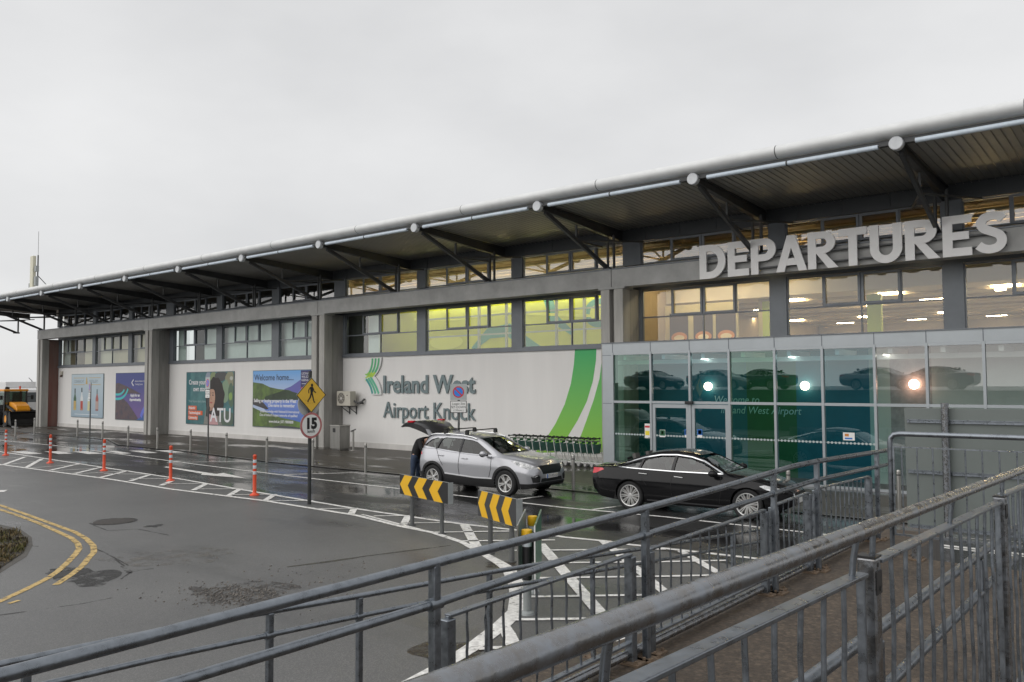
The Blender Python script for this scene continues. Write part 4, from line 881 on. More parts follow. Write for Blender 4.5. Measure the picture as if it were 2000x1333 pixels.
# mast on the roof
t = thing('roof_antenna', 'tall cream mobile phone antenna panel standing on the roof', 'antenna', (-63.3, 23.6, 9.1))
b = MB(); b.box(-63.55, -63.05, 23.5, 23.72, 9.95, 12.25); b.build('antenna_panel', mat('cream_plastic', (.60, .58, .46), .5), t, bevel=.03)
b = MB(); b.cyl((-62.95, 23.8, 9.1), (-62.95, 23.8, 12.3), .045); b.cyl((-62.95, 23.8, 12.3), (-62.95, 23.8, 14.0), .012); b.cyl((-63.85, 23.8, 9.1), (-63.85, 23.8, 10.95), .04); b.cyl((-63.75, 23.7, 10.9), (-63.75, 23.7, 11.9), .01)
b.beam((-62.95, 23.8, 10.85), (-61.7, 24.0, 10.0), .04, .04); b.box(-63.85, -62.95, 23.78, 23.82, 10.0, 10.05); b.build('mast', dark_steel, t)
b = MB(); b.box(-62.95, -62.65, 23.55, 23.75, 10.1, 10.75); b.box(-62.9, -62.62, 23.55, 23.75, 11.1, 11.5); b.box(-64.0, -63.7, 23.6, 23.8, 9.85, 10.35); b.build('radio_unit', grey_plate, t)

# ================================================================ bollards
def bollard():
    t = thing('steel_bollard', None, 'bollard')
    b = MB(); b.lathe([(0, .0), (.048, 0), (.048, .96), (.046, .985), (.035, 1.0), (0, 1.0)], seg=18); b.build('post', steel, t, smooth=35)
    b = MB(); b.lathe([(.049, .87), (.051, .872), (.051, .90), (.049, .902)], seg=18); b.build('band', mat('dark_band', (.10, .10, .10), .4, metal=.6), t, smooth=35)
    return t
bp_ = [((30, 853), 'steel bollard standing in front of the yellow loader bucket'), ((67, 848), 'steel bollard between the loader bucket and the end column'), ((151, 853), 'steel bollard in front of the bottle poster, beside a dark sign pole'),
       ((200, 858), 'steel bollard in front of the gap between the bottle and purple posters'), ((250, 871), 'steel bollard below the purple cliff poster'), ((307, 877), 'steel bollard at the foot of the column left of the portrait poster'),
       ((372, 882), 'steel bollard below the left edge of the portrait poster'), ((442, 892), 'steel bollard below the right edge of the portrait poster'), ((521, 904), 'steel bollard below the landscape poster'),
       ((611, 910), 'steel bollard just behind the speed limit sign pole'), ((714, 924), 'lone steel bollard to the right of the litter bin'), ((821, 929), 'steel bollard beside the open boot of the silver car'), ((1120, 958), 'steel bollard between the silver and black cars'),
       ((1541, 1003), 'steel bollard behind the bonnet of the black car')]
proto = None
for (px, py), lab in bp_:
    p = gp(px, py, .03)
    if proto is None: o = proto = bollard()
    else: o = copy_tree(proto)
    place(o, p); tag(o, lab, 'bollard', 'steel bollards along the pavement edge')
# orange delineator posts
def delin():
    t = thing('delineator_post', None, 'traffic post')
    b = MB(); b.lathe([(0, 0), (.135, 0), (.13, .03), (.07, .06), (.052, .09), (.047, 1.06), (.052, 1.07), (.052, 1.10), (.03, 1.13), (0, 1.13)], seg=20); b.build('post', orange_m, t, smooth=35)
    for z in (.58, .74, .90):
        b = MB(); b.lathe([(.0505, z), (.0515, z+.002), (.0505, z+.088), (.050, z+.09)], seg=20); b.build('reflective_band', mat('reflective_white', (.62, .66, .70), .35), t, smooth=60)
    return t
proto = None
for (px, py), lab in zip(((11, 890), (98, 905), (203, 920), (333, 940), (497, 968)), ('orange lane post farthest left, near the loader', 'orange lane post in front of the concrete end column', 'orange lane post below the bottle and purple posters', 'orange lane post in front of the second concrete column', 'nearest orange lane post, left of the speed limit sign')):
    if proto is None: o = proto = delin()
    else: o = copy_tree(proto)
    place(o, gp(px, py), R.uniform(-.2, .2)); tag(o, lab, 'traffic post', 'orange posts along the white hatching')

# ================================================================ road signs
p = gp(604, 985)
t = thing('road_sign', 'yellow pedestrian warning diamond above a round 15 km/h speed limit on one dark pole', 'road sign', p)
b = MB(); b.cyl(p, p+V(0, 0, 3.42), .048, seg=16); b.build('pole', mat('dark_pole', (.05, .052, .052), .5, metal=.4, var=.3, vscale=4), t, smooth=40)
sn = Vector((1, -.03, 0)).normalized(); su = Vector((0, 0, 1)).cross(sn)
sp_ = Pl(p+V(0, 0, 2.80)+sn*.06, su, (0, 0, 1), sn); R0 = .46
b = MB(); b.prism(sp_, [(0, R0), (R0, 0), (0, -R0), (-R0, 0)], -.012, 0, grey_plate)
def dia(r): return [(0, r), (r, 0), (0, -r), (-r, 0)]
b.poly(sp_, dia(R0-.004), .002, black_print); b.poly(sp_, dia(R0-.03), .004, diamond_m)
ped = lambda q: [(x*.0105, y*.0105) for x, y in q]
b.ell(sp_, .015, .255, .034, .042, .006, black_print)
b.poly(sp_, ped([(-4.5, 20), (3, 21), (5.5, 18), (4.5, 8), (2.5, 4), (-2.5, 4), (-3.5, 10)]), .0065, black_print)
b.stroke(sp_, ped([(-3.5, 19), (-8.5, 12), (-8.0, 4.5)]), .028, .007, black_print); b.stroke(sp_, ped([(4.5, 18), (7.5, 9), (13, 5.5)]), .028, .007, black_print)
b.stroke(sp_, ped([(-.5, 6), (-4, -6), (-11, -15), (-8.6, -17)]), [.045, .042, .034, .03], .007, black_print); b.stroke(sp_, ped([(.8, 6), (4.5, -6), (7.5, -17.5), (11, -17)]), [.045, .042, .034, .03], .007, black_print)
dl = mat('faint_dash', (.38, .24, .04), .5)
for i in range(6): b.rect(sp_, -.2+i*.07, -.135, -.155+i*.07, -.128, .006, dl); b.rect(sp_, -.22+i*.076, -.21, -.17+i*.076, -.203, .006, dl)
b.build('warning_plate', None, t)
s2 = Pl(p+V(0, 0, 2.02)+sn*.06, su, (0, 0, 1), sn); b = MB(); K = 36
b.prism(s2, [(.335*math.cos(2*math.pi*k/K), .335*math.sin(2*math.pi*k/K)) for k in range(K)], -.012, 0, grey_plate); b.ring(s2, 0, 0, .278, .333, .003, mat('faded_red', (.50, .17, .17), .5, var=.25, vscale=6), K)
b.ell(s2, 0, 0, .28, .28, .002, white_paint, K); b.text(s2, 0, -.075, '15', .37, .005, black_print, align='CENTER', bold=.022, kx=.98); b.text(s2, 0, -.19, 'km/h', .115, .005, black_print, align='CENTER', bold=.002); b.build('speed_plate', None, t)
s3 = Pl(p+V(0, 0, 2.58)-sn*.06, -su, (0, 0, 1), -sn); b = MB()
b.prism(s3, [(.335*math.cos(2*math.pi*k/K), .335*math.sin(2*math.pi*k/K)) for k in range(K)], -.014, 0, mat('plate_back', (.50, .50, .48), .5, metal=.2)); b.build('reversed_plate', None, t)
def noparking(px, base, label, top, tilt):
    p = base
    t = thing('parking_sign', label, 'parking sign', p, 'no parking signs on grey poles')
    b = MB(); b.cyl(p, p+V(0, 0, top-.02), .035, seg=14); b.build('pole', mat('grey_pole', (.14, .145, .145), .5, metal=.4, var=.2, vscale=4), t, smooth=40)
    n = Vector((math.sin(tilt), -math.cos(tilt), 0)); u = Vector((0, 0, 1)).cross(n)
    pl = Pl(p+V(0, 0, top)+n*.05, u, (0, 0, 1), n)
    b = MB(); b.prism(pl, [(-.27, -.52), (.27, -.52), (.27, 0), (-.27, 0)], -.012, 0, mat('sign_silver', (.40, .43, .43), .5, metal=.1)); b.ell(pl, 0, -.26, .185, .185, .002, red_print); b.ell(pl, 0, -.26, .145, .145, .004, mat('sign_blue', (.03, .22, .70), .4))
    b.stroke(pl, [(-.105, -.155), (.105, -.365)], .045, .006, red_print); b.build('no_parking_plate', None, t)
    b = MB(); b.prism(pl, [(-.265, -.93), (.265, -.93), (.265, -.54), (-.265, -.54)], -.012, 0, black_print); b.rect(pl, -.245, -.91, .245, -.56, .002, white_paint)
    b.text(pl, 0, -.67, 'Leagan Síos', .105, .004, black_print, align='CENTER', shear=.15, kx=.85); b.text(pl, 0, -.78, 'SET-DOWN', .105, .004, black_print, align='CENTER', kx=.86); b.text(pl, 0, -.87, '( 2 Minutes )', .075, .004, black_print, align='CENTER', kx=.85); b.build('supplementary_plate', None, t)
q = ray(896, 840); bs = q*(19.55/q.y); noparking(896, V(bs.x, 19.55, .03), 'blue and red no parking sign reading SET-DOWN in front of the grey airport lettering', 3.03, RAD(34))
noparking(405, gp(406, 886, .03), 'no parking sign on a dark pole in front of the portrait poster', 3.72-.35, RAD(-10)); noparking(175, gp(175, 864, .03), 'no parking sign on a dark pole in front of the bottle poster', 3.2, RAD(-14))
# chevron boards
def chevron(pa, pb, px, label, k):
    a, c = gp(*pa), gp(*pb)
    t = thing('chevron_sign', label, 'chevron sign', (a+c)/2, 'yellow and black chevron boards on the traffic island')
    u = (c-a); u.z = 0; u.normalize(); n = Vector((0, 0, 1)).cross(u)*-1
    if n.dot(V(0, 0, CAMH)-a) < 0: n = -n
    (xl, yl0, yl1), (xr, yr0, yr1) = px
    def hit(x, y):   # on the vertical plane of the board
        d = ray(x, y); o = V(0, 0, CAMH); return o+d*((a-o).dot(n)/d.dot(n))
    A0, A1, B0, B1 = hit(xl, yl1), hit(xl, yl0), hit(xr, yr1), hit(xr, yr0)
    z0 = (A0.z+B0.z)/2; z1 = (A1.z+B1.z)/2; wd = (B0-A0).dot(u); o = V(A0.x, A0.y, z0)+n*.0; hh = z1-z0
    pl = Pl(o+n*.08, u, (0, 0, 1), n); b = MB()
    b.prism(pl, [(0, 0), (wd, 0), (wd, hh), (0, hh)], -.025, 0, grey_plate); b.rect(pl, .004, .004, wd-.004, hh-.004, .002, black_print if k == 0 else mat('grey_black_print', (.045, .047, .05), .45))
    s = wd/3.3; aw = .45*s*1.25; off = .33*s
    for i in range(3):
        x = .02+off+i*s*1.02
        q = [(x, hh-.004), (x+aw, hh-.004), (x+aw-off, hh/2), (x+aw, .004), (x, .004), (x-off, hh/2)]
        q = [(min(max(e, .004), wd-.004), f) for e, f in q]; b.poly(pl, q[:3]+q[5:], .004, yellow_m); b.poly(pl, [q[5], q[2], q[3], q[4]], .004, yellow_m)
    b.build('chevron_plate', None, t)
    b = MB(); b.box(-.001, .001, 0, .001, 0, .001)
    b = MB()
    for z in (hh*.2, hh*.8): b.obox(pl.at(wd/2, z, -.04), (u, n, V(0, 0, 1)), (wd/2+.03, .015, .02))
    b.obox(pl.at(wd+.03, hh/2, -.04), (u, n, V(0, 0, 1)), (.004, .06, hh/2)); b.build('rail', grey_plate, t)
    for q in (a, c):
        b = MB(); b.cyl(q, q+V(0, 0, z1-.05), .045, seg=14); b.cyl(q, q+V(0, 0, .02), .08, seg=14); b.build('post', mat('grey_pole', (.14, .145, .145), .5, metal=.4), t, smooth=40)
chevron((805, 1027), (863, 1043), ((787, 927, 965), (882, 941, 984)), 'wide chevron board with black gaps, left of the two on the traffic island', 0)
chevron((958, 1082), (1000, 1098), ((941, 957, 1006), (1017, 974, 1031)), 'narrower chevron board with grey gaps, nearer the railings', 1)
# flexible posts carrying a folded sign
def island_post(p, label):
    t = thing('island_post', label, 'island post', p, 'dark posts with yellow caps on the traffic island')
    b = MB(); b.lathe([(.062, .46), (.064, .462), (.064, .98), (0, .98)], p, 18, mat('post_dark', (.022, .020, .022), .45, var=.3, vscale=3)); b.lathe([(0, 0), (.10, 0), (.09, .03), (.056, .05), (.056, .47)], p, 18, grey_plate); b.build('post', None, t, smooth=35)
    b = MB(); b.lathe([(.064, .90), (.066, .91), (.066, .975), (.064, .98)], p, 18, mat('reflective_white', (.62, .66, .70), .35)); b.build('reflective_band', None, t, smooth=60)
    b = MB(); b.lathe([(.07, .982), (.078, 1.0), (.078, 1.09), (.07, 1.12), (0, 1.125)], p, 18, yellow_m); b.build('cap', None, t, smooth=35)
i1, i2 = gp(1030, 1200), V(-7.61, 9.75, 0)
island_post(i1, 'nearer dark post with a yellow cap beside the green backed sign'); island_post(i2, 'farther dark post with a yellow cap behind the nearer one')
t = thing('folded_sign', 'pair of upright green and grey sign plates hung between the yellow capped posts', 'sign', (i1+i2)/2)
du = (i2-i1).normalized(); dn_ = Vector((du.y, -du.x, 0))
for s, m, z0, z1 in ((1, mat('sign_back_green', (.05, .20, .12), .35, metal=.2, var=.3, vscale=4), .30, 1.20), (-1, grey_plate, .55, 1.20)):
    b = MB(); c0 = (i1+i2)/2+dn_*(.115*s); b.obox(c0+V(0, 0, (z0+z1)/2), (du, dn_, V(0, 0, 1)), (.72, .007, (z1-z0)/2), m)
    b.obox(c0+dn_*(.010*s)+V(0, 0, z1-.01), (du, dn_, V(0, 0, 1)), (.72, .003, .008), steel); b.obox(c0-du*.723+V(0, 0, (z0+z1)/2), (du, dn_, V(0, 0, 1)), (.004, .009, (z1-z0)/2), white_paint if s > 0 else steel)
    b.build('sign_plate', None, t)

# ================================================================ luggage trolleys
def trolley():
    t = thing('luggage_trolley', None, 'luggage trolley')
    tm = mat('trolley_steel', (.46, .46, .45), .35, metal=.6, var=.1, vscale=6)
    b = MB()   # travels along +y of its own; frame leans back
    for x in (-.26, .26): b.tube([(x, -.55, .16), (x, .38, .20), (x*.98, .46, .30), (x*.96, .60, .98)], .016, 8, tm)
    for y in (-.5, -.2, .1, .34): b.tube([(-.26, y, .175), (.26, y, .175)], .012, 6, tm)
    b.tube([(-.25, .50, .5), (.25, .50, .5)], .012, 6, tm); b.tube([(-.26, .55, .75), (.26, .55, .75)], .012, 6, tm); b.obox((0, .59, .93), ((1, 0, 0), (0, 1, .2), (0, -.2, 1)), (.26, .012, .02), tm)
    b.build('frame', None, t, smooth=50)
    b = MB(); b.obox((0, .545, .66), ((1, 0, 0), (0, .98, .19), (0, -.19, .98)), (.235, .006, .17)); b.build('advert_panel', mat('trolley_panel', (.09, .22, .20), .4, var=.2), t)
    b = MB(); b.obox((0, .60, .87), ((1, 0, 0), (0, .98, .19), (0, -.19, .98)), (.10, .008, .035)); b.build('badge', mat('badge_green', (.02, .17, .06), .4), t)
    b = MB(); b.tube([(-.29, .62, 1.02), (.29, .62, 1.02)], .02, 10); b.sphere((-.29, .62, 1.02), .04); b.sphere((.29, .62, 1.02), .04); b.box(-.05, .05, .58, .66, .99, 1.06); b.build('handle', black_m, t, smooth=50)
    for x, y in ((-.27, .30), (.27, .30), (0, -.5)):
        b = MB(); b.lathe([(.03, -.022), (.085, -.022), (.098, -.012), (.098, .012), (.085, .022), (.03, .022)], (x, y, .10), 18, mat('wheel_grey', (.09, .09, .09), .5), axis='x'); b.lathe([(0, -.024), (.055, -.024), (.055, .024), (0, .024)], (x, y, .10), 14, tm, axis='x')
        b.obox((x, y, .165), ((1, 0, 0), (0, 1, 0), (0, 0, 1)), (.035, .09, .035), tm); b.build('wheel', None, t, smooth=40)
    return t
tp = [wl(x, 860, 24.85).x for x in (1022, 1036, 1052, 1065, 1080, 1094, 1109, 1122, 1135, 1148, 1161, 1174, 1186)]
proto = None
for i, x in enumerate(tp):
    if proto is None: o = proto = trolley()
    else: o = copy_tree(proto)
    place(o, (x, 25.0-.003*i, .03), RAD(86+R.uniform(-2, 2)))
    tag(o, 'luggage trolley at the right end of the nested row, beside the entrance porch' if i == len(tp)-1 else 'luggage trolley at the left end of the nested row, behind the silver car' if i == 0 else 'steel luggage trolley with a green panel inside the nested row along the wall', 'luggage trolley', 'nested luggage trolleys along the white wall')

# ================================================================ cars: lofted shell, cut with solid booleans
def hinterp(keys, x):            # smooth, overshoot-free interpolation of (x, value) keys
    k = sorted(keys)
    if x <= k[0][0]: return k[0][1]
    if x >= k[-1][0]: return k[-1][1]
    xs = [p[0] for p in k]; ys = [p[1] for p in k]
    i = max(j for j in range(len(xs)-1) if xs[j] <= x)
    d = [(ys[j+1]-ys[j])/(xs[j+1]-xs[j]) for j in range(len(xs)-1)]
    def tan(j):
        if j == 0: return d[0]
        if j == len(xs)-1: return d[-1]
        return 0 if d[j-1]*d[j] <= 0 else 2*d[j-1]*d[j]/(d[j-1]+d[j])
    h = xs[i+1]-xs[i]; t = (x-xs[i])/h
    return (2*t**3-3*t*t+1)*ys[i]+(t**3-2*t*t+t)*h*tan(i)+(-2*t**3+3*t*t)*ys[i+1]+(t**3-t*t)*h*tan(i+1)
def car_section(sp, x, inset=0.):
    g = lambda n: hinterp(sp[n], x)
    zb, zm, zs, zr, zt = g('zb')+inset, g('zm'), g('zs'), g('zr')-inset, g('zt')-inset
    wl_, wm, ws, wr = g('wl')-inset, g('wm')-inset, g('ws')-inset, g('wr')-inset
    P = [(0, zb), (wl_*.5, zb), (wl_-.03, zb), (wl_, zb+.05), ((wl_+wm)/2+.008, (zb*.5+zm*.5)), (wm, zm), (wm-.004, zm*.62+zs*.38), (ws+.006, zs-.035), (ws-.004, zs), (ws-.03, zs+.018)]
    q0, q1 = P[-1], (wr, zr)
    for t in (.25, .5, .75): P.append((q0[0]+(q1[0]-q0[0])*t+.022*math.sin(math.pi*t)*min(1, (zr-zs)*3), q0[1]+(q1[1]-q0[1])*t))
    P += [q1, (wr-.05, zr+(zt-zr)*.45), (wr-.16, zr+(zt-zr)*.75), (wr*.4, zt-(zt-zr)*.05), (0, zt)]
    return P
def car_shell(sp, inset=0., xa=None, xb=None, step=.07):
    xa = sp['x0'] if xa is None else xa; xb = sp['x1'] if xb is None else xb
    n = int((xb-xa)/step); xs = [xa+(xb-xa)*i/n for i in range(n+1)]
    vs, fs = [], []; m = None
    for x in xs:
        P = car_section(sp, x, inset); ring = [(y, z) for y, z in P]+[(-y, z) for y, z in P[-2:0:-1]]
        m = len(ring); vs += [(x, y, z) for y, z in ring]
    for i in range(n):
        for k in range(m): fs.append((i*m+k, i*m+(k+1) % m, (i+1)*m+(k+1) % m, (i+1)*m+k))
    fs += [tuple(range(m)), tuple(range(n*m, (n+1)*m))[::-1]]
    return vs, fs
def mesh_of(vs, fs, tri_caps=True):
    me = bpy.data.meshes.new('tmp'); me.from_pydata([tuple(v) for v in vs], [], fs)
    bm = bmesh.new(); bm.from_mesh(me); bmesh.ops.recalc_face_normals(bm, faces=bm.faces); bm.to_mesh(me); bm.free(); me.update()
    return me
def boolean(a, b, op):
    oa = bpy.data.objects.new('ba', a); ob = bpy.data.objects.new('bb', b); C.objects.link(oa); C.objects.link(ob)
    md = oa.modifiers.new('b', 'BOOLEAN'); md.operation = op; md.object = ob; md.solver = 'EXACT'
    dg = bpy.context.evaluated_depsgraph_get(); dg.update()
    r = bpy.data.meshes.new_from_object(oa.evaluated_get(dg))
    bpy.data.objects.remove(oa); bpy.data.objects.remove(ob)
    return r
XZ = Pl((0, 0, 0), (1, 0, 0), (0, 0, 1), (0, -1, 0)); YZ = Pl((0, 0, 0), (0, 1, 0), (0, 0, 1), (1, 0, 0)); XY = Pl((0, 0, 0), (1, 0, 0), (0, 1, 0), (0, 0, 1))
def solids(items):
    q = MB()
    for pl, pts, d0, d1 in items: q.prism(pl, pts, d0, d1)
    return mesh_of(q.v, q.f)
def circ(cx, cz, r, n=28): return [(cx+r*math.cos(2*math.pi*i/n), cz+r*math.sin(2*math.pi*i/n)) for i in range(n)]
def link(me, name, m, parent, ang=35):
    me.name = name; me.materials.clear(); me.materials.append(m); smooth_mesh(me, ang)
    o = bpy.data.objects.new(name, me); C.objects.link(o); o.parent = parent; return o
class Car:
    def __init__(s, root, sp, paint):
        s.root, s.sp = root, sp
        base = mesh_of(*car_shell(sp)); s.fat = boolean(mesh_of(*car_shell(sp, -.005, sp['x0']-.004, sp['x1']+.004)), mesh_of(*car_shell(sp, .03, sp['x0']+.04, sp['x1']-.04)), 'DIFFERENCE')
        cab = mesh_of(*car_shell(dict(sp, zb=[(0, .34)]), .045, *sp['cabin']))
        body = boolean(base, cab, 'DIFFERENCE')
        cuts = []
        for w in sp['side_windows']: cuts.append((XZ, w, -1.3, 1.3))
        body = boolean(body, solids(cuts), 'DIFFERENCE')
        cuts = [(YZ, q, xa, xb) for q, xa, xb in sp['end_windows']]
        if cuts: body = boolean(body, solids(cuts), 'DIFFERENCE')
        cuts = []
        for x in (0, sp['wb']):
            for a, c in ((.50, 1.3), (-1.3, -.50)): cuts.append((XZ, circ(x, sp['rw'], sp['arch']), a, c))
        body = boolean(body, solids(cuts), 'DIFFERENCE')
        for c in sp.get('cut', []): body = boolean(body, solids([c]), 'DIFFERENCE')
        s.body = link(body, 'body', paint, root)
        # panes lie inside the thickness of the shell
        vs, fs = car_shell(sp, .018); bm = bmesh.new(); bm.from_mesh(mesh_of(vs, fs)); bm.normal_update()
        parts = {'windscreen': [], 'rear_window': [], 'side_window': [], 'side_window ': []}
        xr = sp['glass']
        for f in bm.faces:
            c = f.calc_center_median(); zs = hinterp(sp['zs'], c.x)
            if len(f.verts) > 4 or c.z < zs+.0 or not xr[0] < c.x < xr[3]: continue
            if f.normal.z > .93: continue
            if abs(f.normal.y) > .55: 
                if c.x > xr[0]+.1: parts['side_window' if c.y < 0 else 'side_window '].append(f)
            elif c.x > xr[2]: parts['windscreen'].append(f)
            elif c.x < xr[1]: parts['rear_window'].append(f)
        for nme, F_ in parts.items():
            if not F_ or (nme == 'rear_window' and 'cut' in sp): continue
            q = MB()
            for f in F_: q.add([v.co.copy() for v in f.verts], [tuple(range(len(f.verts)))])
            for gm_, sel in ((sp['tint'], lambda x: True),): q.build(nme.strip(), gm_, root, smooth=60)
        bm.free()
    def part(s, name, m, items, parent=None, ang=35):
        r = boolean(s.fat, solids(items), 'INTERSECT')
        return link(r, name, m, parent or s.root, ang)
    def pair(s, name, m, lists, y0=.35, y1=1.3):
        for p in lists:
            for a, c in ((y0, y1), (-y1, -y0)): s.part(name, m, [(XZ, p, a, c)])
    def both(s, pts, y0=.35, y1=1.3): return [(XZ, pts, y0, y1), (XZ, pts, -y1, -y0)]
def band(pts, w):                # a closed outline round a polyline, for trims and shut lines
    n = len(pts); P = [Vector(p) for p in pts]; a, c = [], []
    for i, p in enumerate(P):
        t = ((P[i]-P[i-1]).normalized() if i else Vector((0, 0)))+((P[i+1]-P[i]).normalized() if i < n-1 else Vector((0, 0))); t.normalize()
        q = Vector((-t.y, t.x))*w/2; a.append(tuple(p+q)); c.append(tuple(p-q))
    return a+c[::-1]
def wheel(root, x, y, rw, rr, kind, proto):
    if proto is None:
        b = MB(); w = .11; b.lathe([(rr-.02, -w*.8), (rr+.01, -w*.95), (rw-.03, -w), (rw-.008, -w*.8), (rw, -w*.5), (rw, w*.5), (rw-.008, w*.8), (rw-.03, w), (rr+.01, w*.95), (rr-.02, w*.8)], seg=40, axis='y')
        wo = b.build('wheel', rubber, root, smooth=40)
        b = MB(); al = mat('alloy_'+kind, (.62, .62, .61), .28, metal=.6); dkk = mat('wheel_well_dark', (.02, .02, .021), .5)
        b.lathe([(rr+.012, -.095), (rr, -.105), (rr-.018, -.10), (rr-.02, -.03)], seg=40, m=al, axis='y'); b.lathe([(rr-.015, -.03), (0, -.03)], seg=40, m=dkk, axis='y'); b.lathe([(0, -.085), (.035, -.085), (.05, -.07), (.05, -.03)], seg=20, m=al, axis='y')
        b.lathe([(rr-.07, -.045), (.09, -.045)], seg=32, m=mat('brake_disc', (.16, .15, .14), .4, metal=.6), axis='y')
        def spoke(a, w0, w1, m, r0=.04, r1=rr-.012, y=-.085):
            d = V(math.cos(a), 0, math.sin(a)); e = V(-math.sin(a), 0, math.cos(a))
            vs = []
            for r, ww, yy in ((r0, w0, y+.012), (r1, w1, y-.006)):
                for sg in (-1, 1): vs += [d*r+e*(ww*sg)+V(0, yy, 0), d*r+e*(ww*sg)+V(0, yy+.04, 0)]
            b.add(vs, [(0, 2, 6, 4), (0, 4, 5, 1), (2, 3, 7, 6), (4, 6, 7, 5)], m)
        if kind == 'five':
            for i in range(5):
                a = math.pi/2+i*2*math.pi/5
                spoke(a-.15, .013, .021, al, r0=.05); spoke(a+.15, .013, .021, al, r0=.05); spoke(a, .02, .014, dkk, y=-.075)
        else:
            for i in range(10):
                a = i*2*math.pi/10
                spoke(a-.09, .008, .012, al); spoke(a+.13, .008, .012, al); spoke(a+.02, .006, .006, dkk, y=-.06)
        rim = b.build('rim', None, wo, smooth=30)
    else: wo = copy_tree(proto)
    wo.parent = root; wo.location = (x, y, rw); wo.rotation_euler = (R.uniform(-.0, .0), R.uniform(0, 1.2), 0 if y < 0 else math.pi)
    return wo
car_glass = glass('car_glass', (.13, .155, .15), .055); car_glass_dark = glass('car_glass_dark', (.10, .11, .11), .08)
lamp_clear = mat('lamp_glass', (.80, .83, .86), .08, coat=.8, var=.8, vscale=8, col2=(.10, .11, .12)); lamp_red = mat('lamp_red', (.55, .015, .03), .12, coat=.6); interior = mat('car_trim', (.035, .035, .036), .7)
seal = mat('shut_line', (.008, .008, .009), .6)
def seat(q, x, y, m=None):
    q.obox((x, y, .62), ((1, 0, .12), (0, 1, 0), (-.12, 0, 1)), (.25, .24, .07), m); q.obox((x-.30, y, .90), ((1, 0, -4), (0, 1, 0), (4, 0, 1)), (.29, .23, .06), m); q.obox((x-.40, y, 1.24), ((1, 0, -4), (0, 1, 0), (4, 0, 1)), (.09, .12, .04), m)

# ---------------------------------------------------------------- silver crossover with its boot open
silver = mat('silver_paint', (.40, .405, .43), .28, metal=.55, coat=.6)
fh = gp(988, 944.4, .355); best = None
d = ray(846.6, 930); o = V(0, 0, CAMH)
for k in range(400):
    yy = 926+k*.02; q = gp(846.6, yy, .355); e = abs((q-fh).length-2.70)
    if q.x < fh.x and (best is None or e < best[0]): best = (e, q)
rh = best[1]; hd = math.atan2(fh.y-rh.y, fh.x-rh.x)
near = V(math.sin(hd), -math.cos(hd), 0)
orig = rh-near*.86+V(0, 0, -.355)
SUV = thing('silver_car', 'silver crossover car with black roof bars and its boot lid raised', 'car', (0, 0, 0))
spS = dict(x0=-.68, x1=3.62, wb=2.70, rw=.355, arch=.405, cabin=(-.64, 2.25), glass=(-.5, -.3, 1.45, 2.55), tint=car_glass,
  zb=[(-.68, .38), (-.5, .24), (.5, .20), (2.5, .20), (3.2, .22), (3.5, .26), (3.62, .36)],
  zm=[(-.68, .66), (0, .68), (2.4, .66), (3.3, .60), (3.62, .54)],
  zs=[(-.68, 1.02), (-.5, 1.165), (-.1, 1.165), (.6, 1.10), (1.4, 1.06), (2.3, 1.035), (2.8, .985), (3.2, .93), (3.45, .86), (3.56, .79), (3.62, .70)],
  zr=[(-.68, 1.0), (-.63, 1.10), (-.55, 1.36), (-.40, 1.48), (-.1, 1.54), (.5, 1.555), (1.1, 1.535), (1.5, 1.47), (1.75, 1.385), (2.1, 1.22), (2.45, 1.085), (2.8, 1.025), (3.2, .965), (3.45, .885), (3.56, .80), (3.62, .72)],
  zt=[(-.68, 1.02), (-.63, 1.15), (-.55, 1.43), (-.40, 1.565), (-.1, 1.625), (.5, 1.65), (1.1, 1.63), (1.5, 1.565), (1.75, 1.465), (2.1, 1.29), (2.45, 1.15), (2.8, 1.11), (3.2, 1.045), (3.42, .98), (3.54, .89), (3.62, .75)],
  wl=[(-.68, .66), (-.5, .80), (0, .84), (2.7, .85), (3.3, .82), (3.5, .74), (3.62, .60)],
  wm=[(-.68, .74), (-.5, .88), (-.2, .915), (.3, .905), (1.3, .90), (2.3, .905), (2.75, .915), (3.15, .895), (3.4, .84), (3.54, .74), (3.62, .62)],
  ws=[(-.68, .66), (-.5, .79), (-.2, .83), (1.3, .845), (2.3, .85), (2.8, .83), (3.2, .79), (3.45, .70), (3.56, .62), (3.62, .53)],
  wr=[(-.68, .58), (-.5, .60), (0, .635), (.8, .65), (1.5, .645), (2.0, .68), (2.45, .74), (2.8, .75), (3.2, .70), (3.45, .61), (3.62, .47)],
  side_windows=[[(1.0, 1.11), (1.90, 1.08), (2.16, 1.10), (1.55, 1.415), (1.35, 1.46), (1.04, 1.485)], [(.10, 1.185), (.94, 1.12), (.98, 1.49), (.35, 1.505), (.22, 1.47)], [(-.48, 1.245), (.03, 1.195), (.14, 1.46), (.02, 1.49), (-.22, 1.43)]],
  end_windows=[([(-.66, 1.12), (.66, 1.12), (.56, 1.40), (.545, 1.53), (-.545, 1.53), (-.56, 1.40)], 1.5, 2.62)],
  cut=[(XZ, [(-1.2, .70), (-.62, .70), (-.55, 1.10), (-.40, 1.50), (-.36, 1.75), (-1.2, 1.75)], -1.2, 1.2)])
cS = Car(SUV, spS, silver)
clad = mat('black_cladding', (.018, .018, .019), .5, var=.2, vscale=12)
def ringp(cx, cz, r0, r1, a0, a1, n=18): return [(cx+r1*math.cos(RAD(a0+(a1-a0)*i/n)), cz+r1*math.sin(RAD(a0+(a1-a0)*i/n))) for i in range(n+1)]+[(cx+r0*math.cos(RAD(a1+(a0-a1)*i/n)), cz+r0*math.sin(RAD(a1+(a0-a1)*i/n))) for i in range(n+1)]
for x in (0, 2.70): cS.pair('arch_trim', clad, [ringp(x, .355, .404, .475, -22, 202)], .5)
